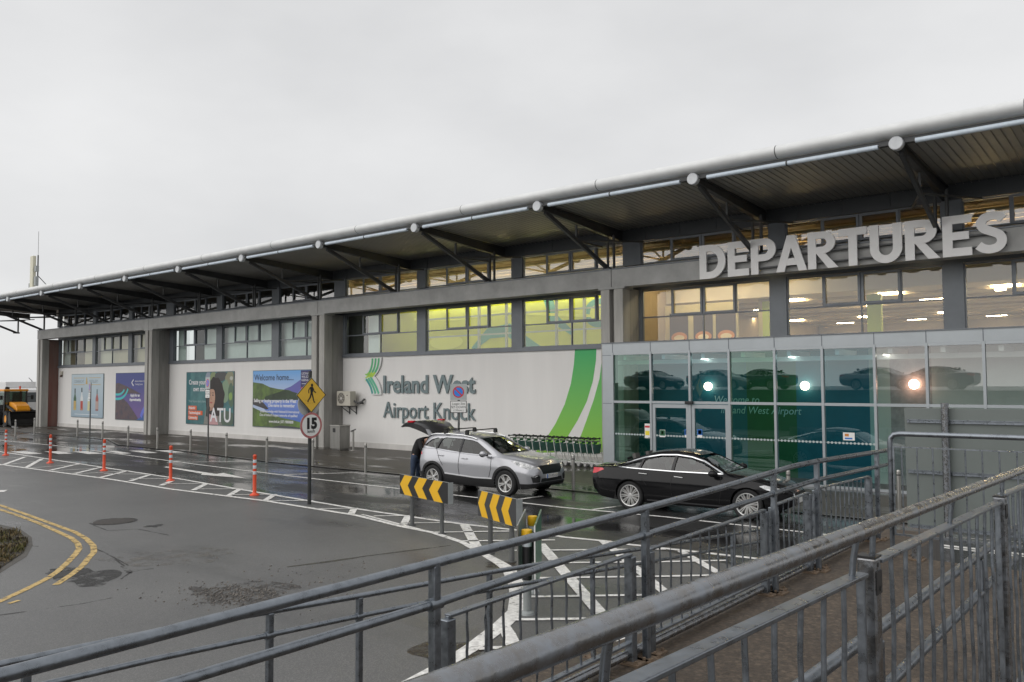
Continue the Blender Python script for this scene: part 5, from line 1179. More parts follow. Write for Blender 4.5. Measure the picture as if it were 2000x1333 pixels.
cS.pair('sill_trim', clad, [[(.44, .15), (2.27, .15), (2.27, .44), (1.6, .425), (.44, .48)]], .3)
cS.pair('sill_chrome', mat('satin_trim', (.72, .73, .75), .3, metal=.25), [[(.47, .482), (1.6, .428), (2.22, .442), (2.22, .475), (1.6, .465), (.47, .522)]], .5)
cS.part('rear_bumper', clad, [(YZ, [(-1, .2), (1, .2), (1, .50), (-1, .50)], -1.0, -.44)])
cS.part('front_bumper', clad, [(YZ, [(-.95, .1), (.95, .1), (.95, .36), (.5, .40), (-.5, .40), (-.95, .36)], 3.18, 3.8)])
cS.part('skid_plate', chrome, [(YZ, [(-.62, .30), (-.5, .26), (.5, .26), (.62, .30), (.62, .335), (.45, .30), (-.45, .30), (-.62, .335)], 3.3, 3.9)])
cS.part('grille', mat('grille_black', (.010, .010, .011), .35, var=.5, vscale=40), [(YZ, [(-.52, .85), (-.40, .62), (.40, .62), (.52, .85)], 3.3, 3.9)])
cS.part('lower_grille', black_m, [(YZ, [(-.46, .505), (-.50, .41), (.50, .41), (.46, .505)], 3.4, 3.9)])
for s in (-1, 1):
    cS.part('headlight', lamp_clear, [(XZ, [(2.86, .955), (3.06, .865), (3.40, .765), (3.58, .765), (3.56, .825), (3.30, .915), (3.0, .975)], *sorted((s*.40, s*1.2)))])
    cS.part('fog_recess', black_m, [(YZ, [(s*.52, .56), (s*.54, .42), (s*.74, .41), (s*.78, .57), (s*.62, .62)], 3.1, 3.8)])
    cS.part('fog_trim', chrome, [(YZ, [(s*.56, .545), (s*.77, .555), (s*.77, .575), (s*.60, .605)], 3.1, 3.82)])
    b = MB(); b.tube([(-.30, s*.625, 1.56), (-.1, s*.648, 1.60), (.4, s*.664, 1.612), (1.0, s*.66, 1.592), (1.35, s*.652, 1.54), (1.5, s*.652, 1.50)], .02, 8); b.build('roof_rail', chrome, SUV, smooth=50)
    b = MB(); b.sphere((2.02, s*1.01, 1.13), .11, silver, 1.0, .95, .75); b.beam((2.04, s*.86, 1.08), (2.02, s*.98, 1.09), .10, .05, black_m); b.sphere((2.0, s*1.01, 1.11), .105, black_m, .9, .9, .72); b.build('mirror', None, SUV, smooth=50)
    for x, z in ((.30, 1.0), (1.22, .955)):
        b = MB(); yy = hinterp(spS['wm'], x)*.62+hinterp(spS['ws'], x)*.38+.012; b.beam((x-.10, s*yy, z), (x+.10, s*yy, z-.008), .03, .028); b.build('door_handle', silver, SUV, bevel=.008)
cS.pair('shut_line', seal, [band([(1.0, 1.10), (1.0, .7), (1.03, .48)], .012)], .5); cS.pair('shut_line', seal, [band([(2.18, 1.06), (2.20, .72), (2.12, .48)], .012)], .5); cS.pair('shut_line', seal, [band([(.10, 1.17), (.24, .92), (.40, .72)], .012)], .5)
cS.pair('window_trim', black_m, [[(.945, 1.11), (.998, 1.10), (1.035, 1.495), (.985, 1.498)]], .3); cS.pair('window_trim', black_m, [[(.03, 1.18), (.10, 1.17), (.22, 1.48), (.15, 1.48)]], .3)
cS.pair('tail_light', lamp_red, [[(-.75, .98), (-.46, .99), (-.52, 1.07), (-.75, 1.06)]], .5)
b = MB()
for x in (.30, 1.12):
    b.tube([(x, -.70, 1.725), (x, .70, 1.725)], .018, 8); 
    for s in (-1, 1): b.obox((x, s*.645, 1.66), ((1, 0, 0), (0, 1, 0), (0, 0, 1)), (.055, .035, .055))
b.build('roof_bar', black_m, SUV, bevel=.008)
q = MB()
for y in (-.38, .38): seat(q, 1.05, y); seat(q, .20, y)
q.box(-.70, 2.2, -.72, .72, .40, .50); q.obox((1.95, 0, .92), ((1, 0, 0), (0, 1, 0), (0, 0, 1)), (.26, .70, .06)); q.obox((-.15, 0, 1.02), ((1, 0, 0), (0, 1, 0), (0, 0, 1)), (.02, .6, .02)); q.build('seat', interior, SUV)
b = MB(); pp = Pl((3.645, 0, .555), (0, 1, 0), (0, 0, 1), (1, 0, 0)); b.prism(pp, [(-.26, -.055), (.26, -.055), (.26, .055), (-.26, .055)], -.01, .006, white_paint); b.rect(pp, -.26, -.055, -.21, .055, .008, blue_print)
b.text(pp, .02, -.032, '171-MO-103', .095, .009, black_print, align='CENTER', kx=.9); b.build('number_plate', None, SUV)
wp_ = None
for x in (0, 2.70):
    for y in (-.80, .80): w_o = wheel(SUV, x, y, .355, .235, 'five', wp_); wp_ = wp_ or w_o
# raised boot lid: a curved shell hinged at the rear roof edge
prof = [(-.38, 1.60), (-.50, 1.74), (-.68, 1.86), (-.92, 1.925), (-1.16, 1.93), (-1.40, 1.88), (-1.58, 1.80)]
inn = [(-.42, 1.50), (-.52, 1.55), (-.68, 1.62), (-.92, 1.70), (-1.16, 1.76), (-1.38, 1.77), (-1.54, 1.74)]
tl_ = MB(); n = len(prof)
wds = [.58, .61, .66, .70, .72, .70, .64]
vs = []
for (xo, zo), (xi, zi), w in zip(prof, inn, wds):
    vs += [(xo, -w, zo-.05), (xo, -w*.9, zo), (xo, 0, zo+.02), (xo, w*.9, zo), (xo, w, zo-.05), (xi, w*.95, zi), (xi, 0, zi+.02), (xi, -w*.95, zi)]
fs = [(i*8+k, i*8+(k+1) % 8, (i+1)*8+(k+1) % 8, (i+1)*8+k) for i in range(n-1) for k in range(8)]+[tuple(range(8)), tuple(range((n-1)*8, n*8))[::-1]]
lid_out = mat('boot_lid_dark', (.03, .03, .032), .3, coat=.5)
lid = link(mesh_of(vs, fs), 'boot_lid', lid_out, SUV)
b = MB()
for s in (-1, 1): b.beam((-.45, s*.56, 1.56), (-.70, s*.60, 1.10), .03, .03); b.obox((-1.30, s*.62, 1.87), ((1, 0, .25), (0, 1, 0), (-.25, 0, 1)), (.14, .10, .035), lamp_red)
b.build('tail_light_lid', None, lid) if False else None
for s in (-1, 1):
    b = MB(); b.obox((-1.10, s*.66, 1.93), ((1, 0, .02), (0, 1, 0), (-.02, 0, 1)), (.11, .065, .03)); b.build('tail_light', lamp_red, lid, bevel=.01)
b = MB()
for s in (-1, 1): b.cyl((-.44, s*.57, 1.52), (-.72, s*.63, 1.02), .014)
b.build('gas_strut', black_m, lid)
b = MB(); b.add([(-.46, -.5, 1.60), (-.46, .5, 1.60), (-.82, .56, 1.79), (-.82, -.56, 1.79)], [(0, 1, 2, 3)]); b.build('rear_window', mat('dark_glass', (.10, .11, .115), .1, coat=.5), lid)
# spoiler cheeks beside the rear opening
b = MB()
for s in (-1, 1): b.prism(XZ, [(-.40, 1.50), (-.28, 1.585), (-.42, 1.70), (-.55, 1.72)], -s*.60-.02, -s*.60+.02)
b.build('spoiler', silver, lid)
SUV.location = orig; SUV.rotation_euler = (0, 0, hd)

# ---------------------------------------------------------------- black saloon
blackp = mat('black_car_paint', (.008, .008, .009), .14, spec=.22, coat=.1)
rA = gp(1231, 967.7, .345); fA = gp(1460, 986, .345); hA = math.atan2(fA.y-rA.y, fA.x-rA.x); wbA = (fA-rA).length
nA = V(math.sin(hA), -math.cos(hA), 0); oA = rA-nA*.86+V(0, 0, -.345)
SAL = thing('black_car', 'glossy black saloon car with bright window trim and a driver inside', 'car', (0, 0, 0))
w = wbA
spA = dict(x0=-1.10, x1=w+.92, wb=w, rw=.345, arch=.385, cabin=(-.62, w-.45), glass=(-.75, .35, 1.25, 2.43), tint=glass('saloon_glass', (.34, .40, .38), .09),
  zb=[(-1.10, .42), (-.8, .26), (0, .20), (w, .19), (w+.6, .20), (w+.92, .34)],
  zm=[(-1.10, .66), (0, .66), (1.5, .63), (w, .62), (w+.92, .52)],
  zs=[(-1.10, .95), (-.6, .985), (0, .975), (1.2, .955), (w-.7, .935), (w, .87), (w+.5, .77), (w+.8, .66), (w+.92, .58)],
  zr=[(-1.10, .97), (-.75, 1.015), (-.55, 1.03), (-.2, 1.15), (.2, 1.27), (.6, 1.335), (1.1, 1.36), (1.45, 1.33), (1.75, 1.25), (2.1, 1.10), (2.42, .975), (w, .895), (w+.5, .79), (w+.8, .68), (w+.92, .60)],
  zt=[(-1.10, 1.0), (-.9, 1.055), (-.65, 1.075), (-.5, 1.09), (-.2, 1.20), (.2, 1.335), (.6, 1.42), (1.1, 1.455), (1.45, 1.425), (1.75, 1.34), (2.1, 1.17), (2.42, 1.01), (w, .955), (w+.4, .875), (w+.7, .775), (w+.86, .69), (w+.92, .62)],
  wl=[(-1.10, .68), (-.8, .82), (0, .86), (w, .86), (w+.5, .80), (w+.75, .66), (w+.92, .46)],
  wm=[(-1.10, .74), (-.85, .88), (-.2, .935), (.5, .93), (w-.2, .935), (w+.3, .90), (w+.6, .80), (w+.8, .64), (w+.92, .48)],
  ws=[(-1.10, .66), (-.8, .78), (0, .84), (1.2, .86), (w-.4, .86), (w+.2, .80), (w+.6, .68), (w+.92, .42)],
  wr=[(-1.10, .60), (-.7, .68), (-.4, .60), (.2, .555), (1.0, .575), (1.5, .60), (2.0, .67), (2.42, .76), (w, .74), (w+.5, .62), (w+.92, .36)],
  side_windows=[[(1.13, .995), (2.08, .985), (2.22, .99), (1.80, 1.20), (1.5, 1.29), (1.15, 1.325)], [(.26, 1.005), (1.05, .998), (1.08, 1.325), (.70, 1.31), (.40, 1.245), (.30, 1.20)], [(-.32, 1.02), (.18, 1.008), (.24, 1.19), (-.12, 1.09)]],
  end_windows=[([(-.70, 1.0), (.70, 1.0), (.56, 1.22), (.52, 1.36), (-.52, 1.36), (-.56, 1.22)], 1.55, w+.1), ([(-.60, 1.10), (.60, 1.10), (.50, 1.36), (-.50, 1.36)], -.9, .4)])
cA = Car(SAL, spA, blackp)
cA.pair('window_trim', chrome, [band([(-.52, 1.035), (-.12, 1.135), (.30, 1.262), (.7, 1.336), (1.12, 1.355), (1.5, 1.322), (1.82, 1.24), (2.30, 1.0)], .024)], .3); cA.pair('window_trim', chrome, [band([(-.54, 1.032), (0, 1.0), (1.1, .982), (2.32, .985)], .022)], .5)
cA.pair('pillar_trim', black_m, [[(1.055, .995), (1.125, .995), (1.145, 1.33), (1.085, 1.33)]], .3); cA.pair('pillar_trim', black_m, [[(.19, 1.008), (.255, 1.008), (.30, 1.21), (.245, 1.20)]], .3)
cA.pair('shut_line', seal, [band([(1.10, .98), (1.08, .6), (1.12, .28)], .009)], .5); cA.pair('shut_line', seal, [band([(2.28, .96), (2.30, .6), (2.24, .28)], .009)], .5); cA.pair('shut_line', seal, [band([(.22, .99), (.32, .8), (.46, .62)], .009)], .5)
cA.pair('sill_trim', mat('dark_chrome', (.12, .12, .125), .25, metal=.7), [[(.45, .255), (w-.45, .245), (w-.45, .275), (.45, .285)]], .5)
for s in (-1, 1):
    cA.part('tail_light', lamp_red, [(XZ, [(-1.2, .80), (-.98, .83), (-.74, .93), (-.80, .965), (-1.2, .95)], *sorted((s*.42, s*1.2)))])
    cA.part('headlight', lamp_clear, [(XZ, [(w+.26, .76), (w+.42, .69), (w+.74, .63), (w+.80, .665), (w+.60, .735), (w+.36, .785)], *sorted((s*.34, s*1.2)))])
    b = MB(); b.sphere((2.16, s*1.03, 1.0), .105, None, 1.05, .95, .72); b.beam((2.18, s*.86, .965), (2.16, s*.99, .965), .10, .04); b.build('mirror', blackp, SAL, smooth=50)
    for x, z in ((.36, .885), (1.27, .855)):
        b = MB(); yy = hinterp(spA['wm'], x)*.55+hinterp(spA['ws'], x)*.45+.008; b.beam((x-.11, s*yy, z+.012), (x+.11, s*yy, z), .025, .022); b.build('door_handle', chrome, SAL, bevel=.006)
cA.part('grille', mat('grille_black', (.010, .010, .011), .35), [(YZ, [(-.40, .60), (-.46, .50), (-.36, .30), (.36, .30), (.46, .50), (.40, .60)], w+.5, w+1.2)])
b = MB()
for z in (.36, .42, .48, .54): b.beam((w+.93, -.34, z), (w+.93, .34, z), .006, .008)
for s in (-1, 1): b.beam((w+.9, s*.42, .60), (w+.935, s*.46, .50), .012, .012); b.beam((w+.935, s*.46, .50), (w+.93, s*.37, .31), .012, .012)
for i in range(4): b.add(*((lambda q: (q.v, q.f))(MB().ring(Pl((w+.945, 0, .54), (0, 1, 0), (0, 0, 1), (1, 0, 0)), -.075+i*.05, 0, .026, .036, 0, None, 18))))
b.build('grille_trim', chrome, SAL)
b = MB(); pp = Pl((w+.945, 0, .43), (0, 1, 0), (0, 0, 1), (1, 0, 0)); b.prism(pp, [(-.26, -.055), (.26, -.055), (.26, .055), (-.26, .055)], -.01, .006, white_paint); b.rect(pp, -.26, -.055, -.21, .055, .008, blue_print); b.build('number_plate', None, SAL)
b = MB(); b.obox((-.42, 0, 1.16), ((1, 0, .3), (0, 1, 0), (-.3, 0, 1)), (.07, .012, .03)); b.build('roof_aerial', blackp, SAL)
b = MB(); b.box(1.9, 1.902, -.25, -.21, 1.24, 1.30); 
q = MB()
for y in (-.38, .38): seat(q, 1.22, y); seat(q, .35, y)
q.box(-.55, w-.5, -.74, .74, .38, .48); q.obox((2.15, 0, .90), ((1, 0, 0), (0, 1, 0), (0, 0, 1)), (.24, .72, .06)); q.build('seat', mat('leather_trim', (.10, .095, .09), .6), SAL)
b = MB()
K = 24; pw_ = Pl((1.86, -.38, .98), (0, 1, 0), (.35, 0, 1), (-1, 0, .35)); b.ring(pw_, 0, 0, .16, .19, 0, None, K); b.build('steering_wheel', black_m, SAL)
wp_ = None
for x in (0, w):
    for y in (-.80, .80): w_o = wheel(SAL, x, y, .345, .255, 'twenty', wp_); wp_ = wp_ or w_o
SAL.location = oA; SAL.rotation_euler = (0, 0, hA)

# ================================================================ people
def skin_mesh(nodes, edges, name, m, parent, levels=2, root=0):
    me = bpy.data.meshes.new(name); me.from_pydata([tuple(n[:3]) for n in nodes], edges, [])
    o = bpy.data.objects.new(name, me); C.objects.link(o)
    md = o.modifiers.new('skin', 'SKIN'); md.use_smooth_shade = True
    for i, n in enumerate(nodes):
        sv = me.skin_vertices[0].data[i]; r = n[3]; sv.radius = (r, r) if not hasattr(r, '__len__') else r; sv.use_root = (i == root)
    sb = o.modifiers.new('sub', 'SUBSURF'); sb.levels = levels; sb.render_levels = levels
    dg = bpy.context.evaluated_depsgraph_get(); dg.update()
    r = bpy.data.meshes.new_from_object(o.evaluated_get(dg)); bpy.data.objects.remove(o)
    return link(r, name, m, parent, 180)
skin_m = mat('skin', (.48, .28, .20), .55, var=.08, vscale=6); coat_m = mat('black_jacket', (.010, .010, .012), .8, var=.4, vscale=9, bump=.3, bscale=12); jean_m = mat('blue_jeans', (.035, .055, .10), .85, var=.3, vscale=10, bump=.2); shoe_m = mat('pale_trainer', (.42, .43, .45), .6); hair_m = mat('dark_hair', (.02, .015, .012), .6, var=.4, vscale=20)
# someone bending into the boot; +x is towards the car
def hand(nodes, edges, wi, base, fwd, side, down):
    base, fwd, side, down = map(Vector, (base, fwd, side, down)); k = len(nodes)
    nodes.append((*(base+fwd*.05), .024)); edges.append((wi, k)); nodes.append((*(base+fwd*.09), .020)); edges.append((k, k+1))
    for i, (o, ln) in enumerate(((-.028, .066), (-.010, .076), (.009, .072), (.026, .056))):
        j = len(nodes); p0 = base+fwd*.09+side*o; nodes.append((*(p0+fwd*.012), .0095)); edges.append((k+1, j)); nodes.append((*(p0+fwd*ln*.55+down*.012), .009)); edges.append((j, j+1)); nodes.append((*(p0+fwd*ln*.85+down*.04), .008)); edges.append((j+1, j+2))
    j = len(nodes); nodes.append((*(base+fwd*.045-side*.035), .011)); edges.append((k, j)); nodes.append((*(base+fwd*.075-side*.055+down*.015), .0095)); edges.append((j, j+1))
PB = thing('person', 'person in a black jacket and jeans bending into the open boot of the silver car', 'person', (0, 0, 0))
hip = (-.98, 0, .93)
nd = [(*hip, .13), (-.92, 0, 1.08, .14), (-.80, 0, 1.24, .15), (-.64, 0, 1.36, .14), (-.50, 0, 1.40, .062), (-.42, 0, 1.40, .075), (-.35, 0, 1.36, .092), (-.29, 0, 1.30, .06)]
ed = [(0, 1), (1, 2), (2, 3), (3, 4), (4, 5), (5, 6), (6, 7)]
for s in (-1, 1):
    k = len(nd); nd += [(-.62, s*.17, 1.34, .065), (-.52, s*.21, 1.12, .046), (-.36, s*.17, .98, .036)]; ed += [(3, k), (k, k+1), (k+1, k+2)]
    hand(nd, ed, k+2, (-.33, s*.16, .96), (.9, 0, -.3), (0, s, 0), (-.2, 0, -1))
    k = len(nd); nd += [(-1.0, s*.10, .86, .10), (-1.02, s*.11, .48, .062), (-1.06, s*.11, .10, .045), (-1.0, s*.12, .05, .04), (-.90, s*.13, .04, .035)]; ed += [(0, k), (k, k+1), (k+1, k+2), (k+2, k+3), (k+3, k+4)]
skin_mesh(nd, ed, 'body', skin_m, PB)
nd = [(-1.03, 0, .72, .165), (-.97, 0, 1.04, .18), (-.82, 0, 1.26, .19), (-.65, 0, 1.39, .175), (-.55, 0, 1.41, .10)]; ed = [(0, 1), (1, 2), (2, 3), (3, 4)]
for s in (-1, 1):
    k = len(nd); nd += [(-.63, s*.21, 1.36, .085), (-.53, s*.24, 1.12, .068), (-.40, s*.19, 1.01, .055)]; ed += [(3, k), (k, k+1), (k+1, k+2)]
skin_mesh(nd, ed, 'jacket', coat_m, PB)
nd = [(-1.0, 0, .88, .165), (-.965, 0, 1.02, .16)]; ed = [(0, 1)]
for s in (-1, 1):
    k = len(nd); nd += [(-1.0, s*.10, .80, .115), (-1.02, s*.115, .46, .082), (-1.06, s*.115, .10, .065)]; ed += [(0, k), (k, k+1), (k+1, k+2)]
skin_mesh(nd, ed, 'trousers', jean_m, PB)
b = MB()
for s in (-1, 1): b.sphere((-.97, s*.125, .055), .07, None, 1.9, .75, .78)
b.build('shoe', shoe_m, PB, smooth=60)
b = MB(); b.sphere((-.38, 0, 1.40), .118, None, 1.05, .9, .95); b.build('hair', hair_m, PB, smooth=60)
PB.location = orig-V(math.cos(hd), math.sin(hd), 0)*.06+near*.50; PB.rotation_euler = (0, 0, hd)
# driver of the black saloon (right hand drive)
DR = thing('person', 'person at the wheel of the black car in a grey top', 'person', (0, 0, 0))
nd = [(1.02, -.38, .74, .13), (.98, -.38, .90, .14), (.92, -.38, 1.06, .13), (.915, -.38, 1.14, .05), (.93, -.38, 1.20, .082), (.94, -.38, 1.27, .088), (.94, -.38, 1.32, .06)]; ed = [(i, i+1) for i in range(6)]
for s in (-1, 1):
    k = len(nd); nd += [(.95, -.38+s*.18, 1.04, .055), (1.20, -.38+s*.24, .88, .042), (1.50, -.38+s*.17, .96, .032)]; ed += [(2, k), (k, k+1), (k+1, k+2)]
    hand(nd, ed, k+2, (1.54, -.38+s*.16, .98), (.95, 0, .25), (0, s, 0), (.3, 0, -1))
    k = len(nd); nd += [(1.22, -.38+s*.10, .70, .085), (1.62, -.38+s*.11, .66, .062), (1.82, -.38+s*.11, .48, .045)]; ed += [(0, k), (k, k+1), (k+1, k+2)]
nd.append((1.03, -.38, 1.215, .022)); ed.append((4, len(nd)-1))
skin_mesh(nd, ed, 'body', skin_m, DR)
nd = [(1.02, -.38, .72, .15), (.98, -.38, .90, .165), (.92, -.38, 1.06, .15), (.915, -.38, 1.12, .07)]; ed = [(0, 1), (1, 2), (2, 3)]
for s in (-1, 1):
    k = len(nd); nd += [(.95, -.38+s*.19, 1.05, .068), (1.20, -.38+s*.245, .88, .054), (1.46, -.38+s*.18, .95, .042)]; ed += [(2, k), (k, k+1), (k+1, k+2)]
skin_mesh(nd, ed, 'jacket', mat('grey_top', (.20, .21, .22), .8), DR)
b = MB(); b.sphere((.915, -.38, 1.285), .098, None, 1.0, .95, .85); b.build('hair', hair_m, DR, smooth=60)
b = MB()
for s in (-1, 1): b.sphere((1.022, -.38+s*.034, 1.262), .011); b.sphere((.93, -.38+s*.095, 1.24), .022, None, .8, .4, 1.2)
b.build('eyes', mat('eye_dark', (.03, .02, .02), .3), DR)
DR.location = oA; DR.rotation_euler = (0, 0, hA)

# ================================================================ walkway ramps and their railings
deck_side = mat('ramp_side', (.16, .15, .14), .85, var=.4, vscale=2, bump=.2, streak=True)
def slab(name, pts, zt, m=deck_m):
    b = MB(); n = len(pts); top = [V(x, y, z) for (x, y), z in zip(pts, zt)]; bot = [V(x, y, -.05) for x, y in pts]
    b.add(top, [tuple(range(n))], m); b.add(top+bot, [(i, n+i, n+(i+1) % n, (i+1) % n) for i in range(n)], deck_side); struct(b.build(name))
slab('walkway', [(-2.92, -4), (-.80, -4), (-.80, 6.4), (3.4, 6.4), (3.4, 9.14), (-2.30, 9.14), (-2.30, 10.75), (-2.92, 10.75)], [1.3]*8)
slab('ramp', [(-4.98, -4), (-2.93, -4), (-2.93, 11.6), (-4.98, 11.6)], [1.0, 1.0, .015, .015])
slab('upper_ramp', [(-.66, -4), (1.6, -4), (1.6, 5.9), (-.66, 5.9)], [1.62, 1.62, 1.36, 1.36])
def li(pts, y):
    for (a, p), (c, q) in zip(pts, pts[1:]):
        if a <= y <= c: return p+(q-p)*(y-a)/(c-a)
    return pts[-1][1]
def pipe(root, X, pts, r, name='rail', m=galv, extra=None):
    b = MB(); b.tube([(X, y, z) for y, z in pts], r, 14)
    return b.build(name, m, root, smooth=50)
def fpost(root, X, y, z0, z1, s=.045, name='post', m=galv, rot=0, plate=True, axis='y'):
    b = MB(); b.box(X-s/2, X+s/2, y-s/2, y+s/2, z0, z1)
    o = b.build(name, m, root, bevel=.006)
    if plate:
        b = MB(); b.box(X-.09, X+.09, y-.075, y+.075, z0+.001, z0+.014)
        for i in (-1, 1):
            for j in (-1, 1): b.cyl((X+i*.065, y+j*.05, z0+.014), (X+i*.065, y+j*.05, z0+.032), .011, seg=6)
        b.build('base_plate', rust, o)
    return o
def panel(root, X, ya, yb, ztop, zbot, n, r=.0075, m=galv, bar=(.04, .016)):
    q = MB(); za, zb = ztop; ba, bb = zbot
    q.beam((X, ya, za), (X, yb, zb), bar[0], bar[1]); q.beam((X, ya, ba), (X, yb, bb), bar[0], bar[1]); q.box(X-.012, X+.012, ya-.004, ya+.010, ba, za); q.box(X-.012, X+.012, yb-.010, yb+.004, bb, zb); p = q.build('panel', m, root, bevel=.003)
    for i in range(n):
        t = (i+1)/(n+1); y = ya+(yb-ya)*t; b = MB(); z0 = ba+(bb-ba)*t; z1 = za+(zb-za)*t-bar[1]/2
        pts = [(X+.0025*math.sin(k*2.2+i), y+.0025*math.cos(k*2.2+i), z0+(z1-z0)*k/8) for k in range(9)]
        b.tube(pts, r, 7, cap=False); b.build('baluster', m, p, smooth=60)
# far side railing of the middle walkway
FA = thing('handrail_fence', 'galvanised double handrail with baluster panels on the middle walkway, level with the black car', 'railing', (-2.8, 3, 1.3), 'galvanised railings of the walkway')
at_ = [(-1.5, 2.20), (.98, 2.23), (2.82, 2.25), (4.77, 2.272), (5.86, 2.29), (6.94, 2.32), (7.4, 2.333), (8.0, 2.330), (10.0, 2.285), (10.42, 2.277), (10.47, 2.262), (10.48, 2.24)]
am_ = [(-1.5, 2.04), (1.65, 2.055), (2.82, 2.06), (3.7, 2.085), (4.77, 2.10), (5.86, 2.12), (6.94, 2.14), (7.97, 2.155), (9.93, 2.12), (10.42, 2.11), (10.47, 2.125), (10.48, 2.15), (10.48, 2.24)]
pipe(FA, -2.79, at_, .0235, 'top_rail'); pipe(FA, -2.79, am_, .021, 'middle_rail')
for y in (-.9, .95, 2.82, 4.77, 6.93, 7.99, 9.94):
    po = fpost(FA, -2.79, y, 1.3, li(at_, y)-.012)
    b = MB(); z = li(am_, y); b.tube([(-2.79, y-.04, z), (-2.79, y+.04, z+.001)], .030, 14); b.build('rail_collar', galv, po, smooth=50); b = MB(); b.cyl((-2.79, y, li(at_, y)-.05), (-2.79, y, li(at_, y)-.005), .026)
    b.build('rail_collar', galv, po, smooth=50)
for ya, yb, za, zb, n in ((2.96, 4.66, 1.965, 1.985, 11), (4.90, 6.84, 1.98, 2.005, 12), (7.02, 7.88, 2.02, 2.04, 6), (8.10, 9.80, 2.055, 2.02, 11)):
    panel(FA, -2.84, ya, yb, (za, zb), (1.42, 1.43), n, r=.0075)
    for y, z in ((ya, za), (yb, zb)): fpost(FA, -2.84, y, 1.3, z-.012, .06, 'panel_post')
b = MB(); b.tube([(-2.86, -1.5, 1.345), (-2.86, 10.0, 1.355)], .03, 10); b.build('toe_pipe', galv_rust, FA, smooth=50)
# lower ramp railing beyond it
FB = thing('handrail_fence', 'thin galvanised double handrail sloping down the lowest ramp beside the grey road', 'railing', (-4.8, 3, .5), 'galvanised railings of the walkway')
bt_ = [(-2, 1.80), (1.68, 1.66), (2.7, 1.625), (4.0, 1.535), (5.54, 1.44), (6.31, 1.385), (8.09, 1.24), (11.32, 1.0), (12.0, .96), (12.05, .94), (12.06, .9)]
bm_ = [(-2, 1.65), (2.5, 1.475), (4.07, 1.385), (5.54, 1.29), (6.95, 1.175), (8.67, 1.035), (10.65, .88), (11.98, .78), (12.05, .80), (12.06, .9)]
pipe(FB, -4.8, bt_, .021, 'top_rail'); pipe(FB, -4.8, bm_, .0185, 'middle_rail')
for (px, py) in ((52, 1287), (527, 1197), (702, 1164), (956, 1118), (1157, 1092), (1430, 1044)):
    y = wx(px, py, -4.8).y; z = li(bt_, y); po = fpost(FB, -4.8, y, max(.0, z-1.03), z-.01, .042)
    b = MB(); zz = li(bm_, y); b.tube([(-4.8, y-.035, zz), (-4.8, y+.035, zz)], .026, 14); b.build('rail_collar', galv, po, smooth=50)
# near railing at the camera's side
FN = thing('handrail_fence', 'nearest galvanised railing with a thick round handrail above a baluster panel', 'railing', (-.72, 2.5, 1.4), 'galvanised railings of the walkway')
pipe(FN, -.72, [(-.8, 2.765), (.9, 2.722), (1.13, 2.716), (2.26, 2.686), (2.55, 2.679)], .0240, 'top_rail', galv_rust)
pipe(FN, -.72, [(2.551, 2.679), (3.6, 2.653), (5.29, 2.61), (6.3, 2.585)], .0205, 'top_rail', galv_rust)
tops = [(-.8, 2.665), (1.29, 2.60), (2.46, 2.555), (2.58, 2.575), (4.52, 2.512), (4.70, 2.535), (6.3, 2.48)]
for ya, yb, n in ((-.75, .42, 6), (.56, 2.44, 11), (2.58, 4.56, 11), (4.70, 6.25, 9)):
    za, zb = {0: (2.66, 2.63), 1: (2.625, 2.556), 2: (2.572, 2.512), 3: (2.535, 2.48)}[[-.75, .56, 2.58, 4.70].index(ya)]
    panel(FN, -.735, ya, yb, (za, zb), (1.66-ya*.025, 1.66-yb*.025), n, r=.0072, m=galv, bar=(.042, .013))
for y, z in ((.49, 2.66), (2.515, 2.592), (4.63, 2.532), (6.28, 2.5)):
    po = fpost(FN, -.735, y, 1.62-y*.035, z, .052, m=galv_rust, plate=False)
    b = MB(); b.box(-.735-.0275, -.735+.0275, y-.0275, y+.0275, z+.0005, z+.006); b.box(-.735+.0265, -.735+.030, y-.03, y+.02, z-.10, z-.035); b.cyl((-.709, y-.005, z-.018), (-.7075, y-.005, z-.018), .007, m=black_m); b.cyl((-.704, y, z-.085), (-.7025, y, z-.085), .007, m=black_m); b.build('post_cap', galv, po)
    b = MB(); b.tube([(-.725, y+.0, z+.004), (-.72, y, z+.09)], .0085, 8); b.build('rail_stub', galv, po, smooth=50)
for y, z in ((1.12, 2.61), (2.36, 2.562), (3.55, 2.545)):
    b = MB(); b.tube([(-.735, y, z-.0), (-.73, y, z+.05), (-.72, y, z+.105)], .009, 8); b.build('rail_stub', galv, FN, smooth=50)
FL = thing('wall_handrail', 'pair of low round handrails seen through the nearest baluster panel', 'railing', (-.86, 2.5, 1.3), 'galvanised railings of the walkway')
pipe(FL, -.87, [(-1, 2.30), (2.37, 2.25), (5.05, 2.20), (6.0, 2.185)], .021, 'upper_rail'); pipe(FL, -.87, [(-1, 2.05), (3.19, 2.02), (5.07, 2.01), (6.0, 2.0)], .021, 'lower_rail')
for y in (-.3, 1.5, 3.05, 4.85):
    po = fpost(FL, -.87, y, 1.3, 2.24-y*.012, .040)
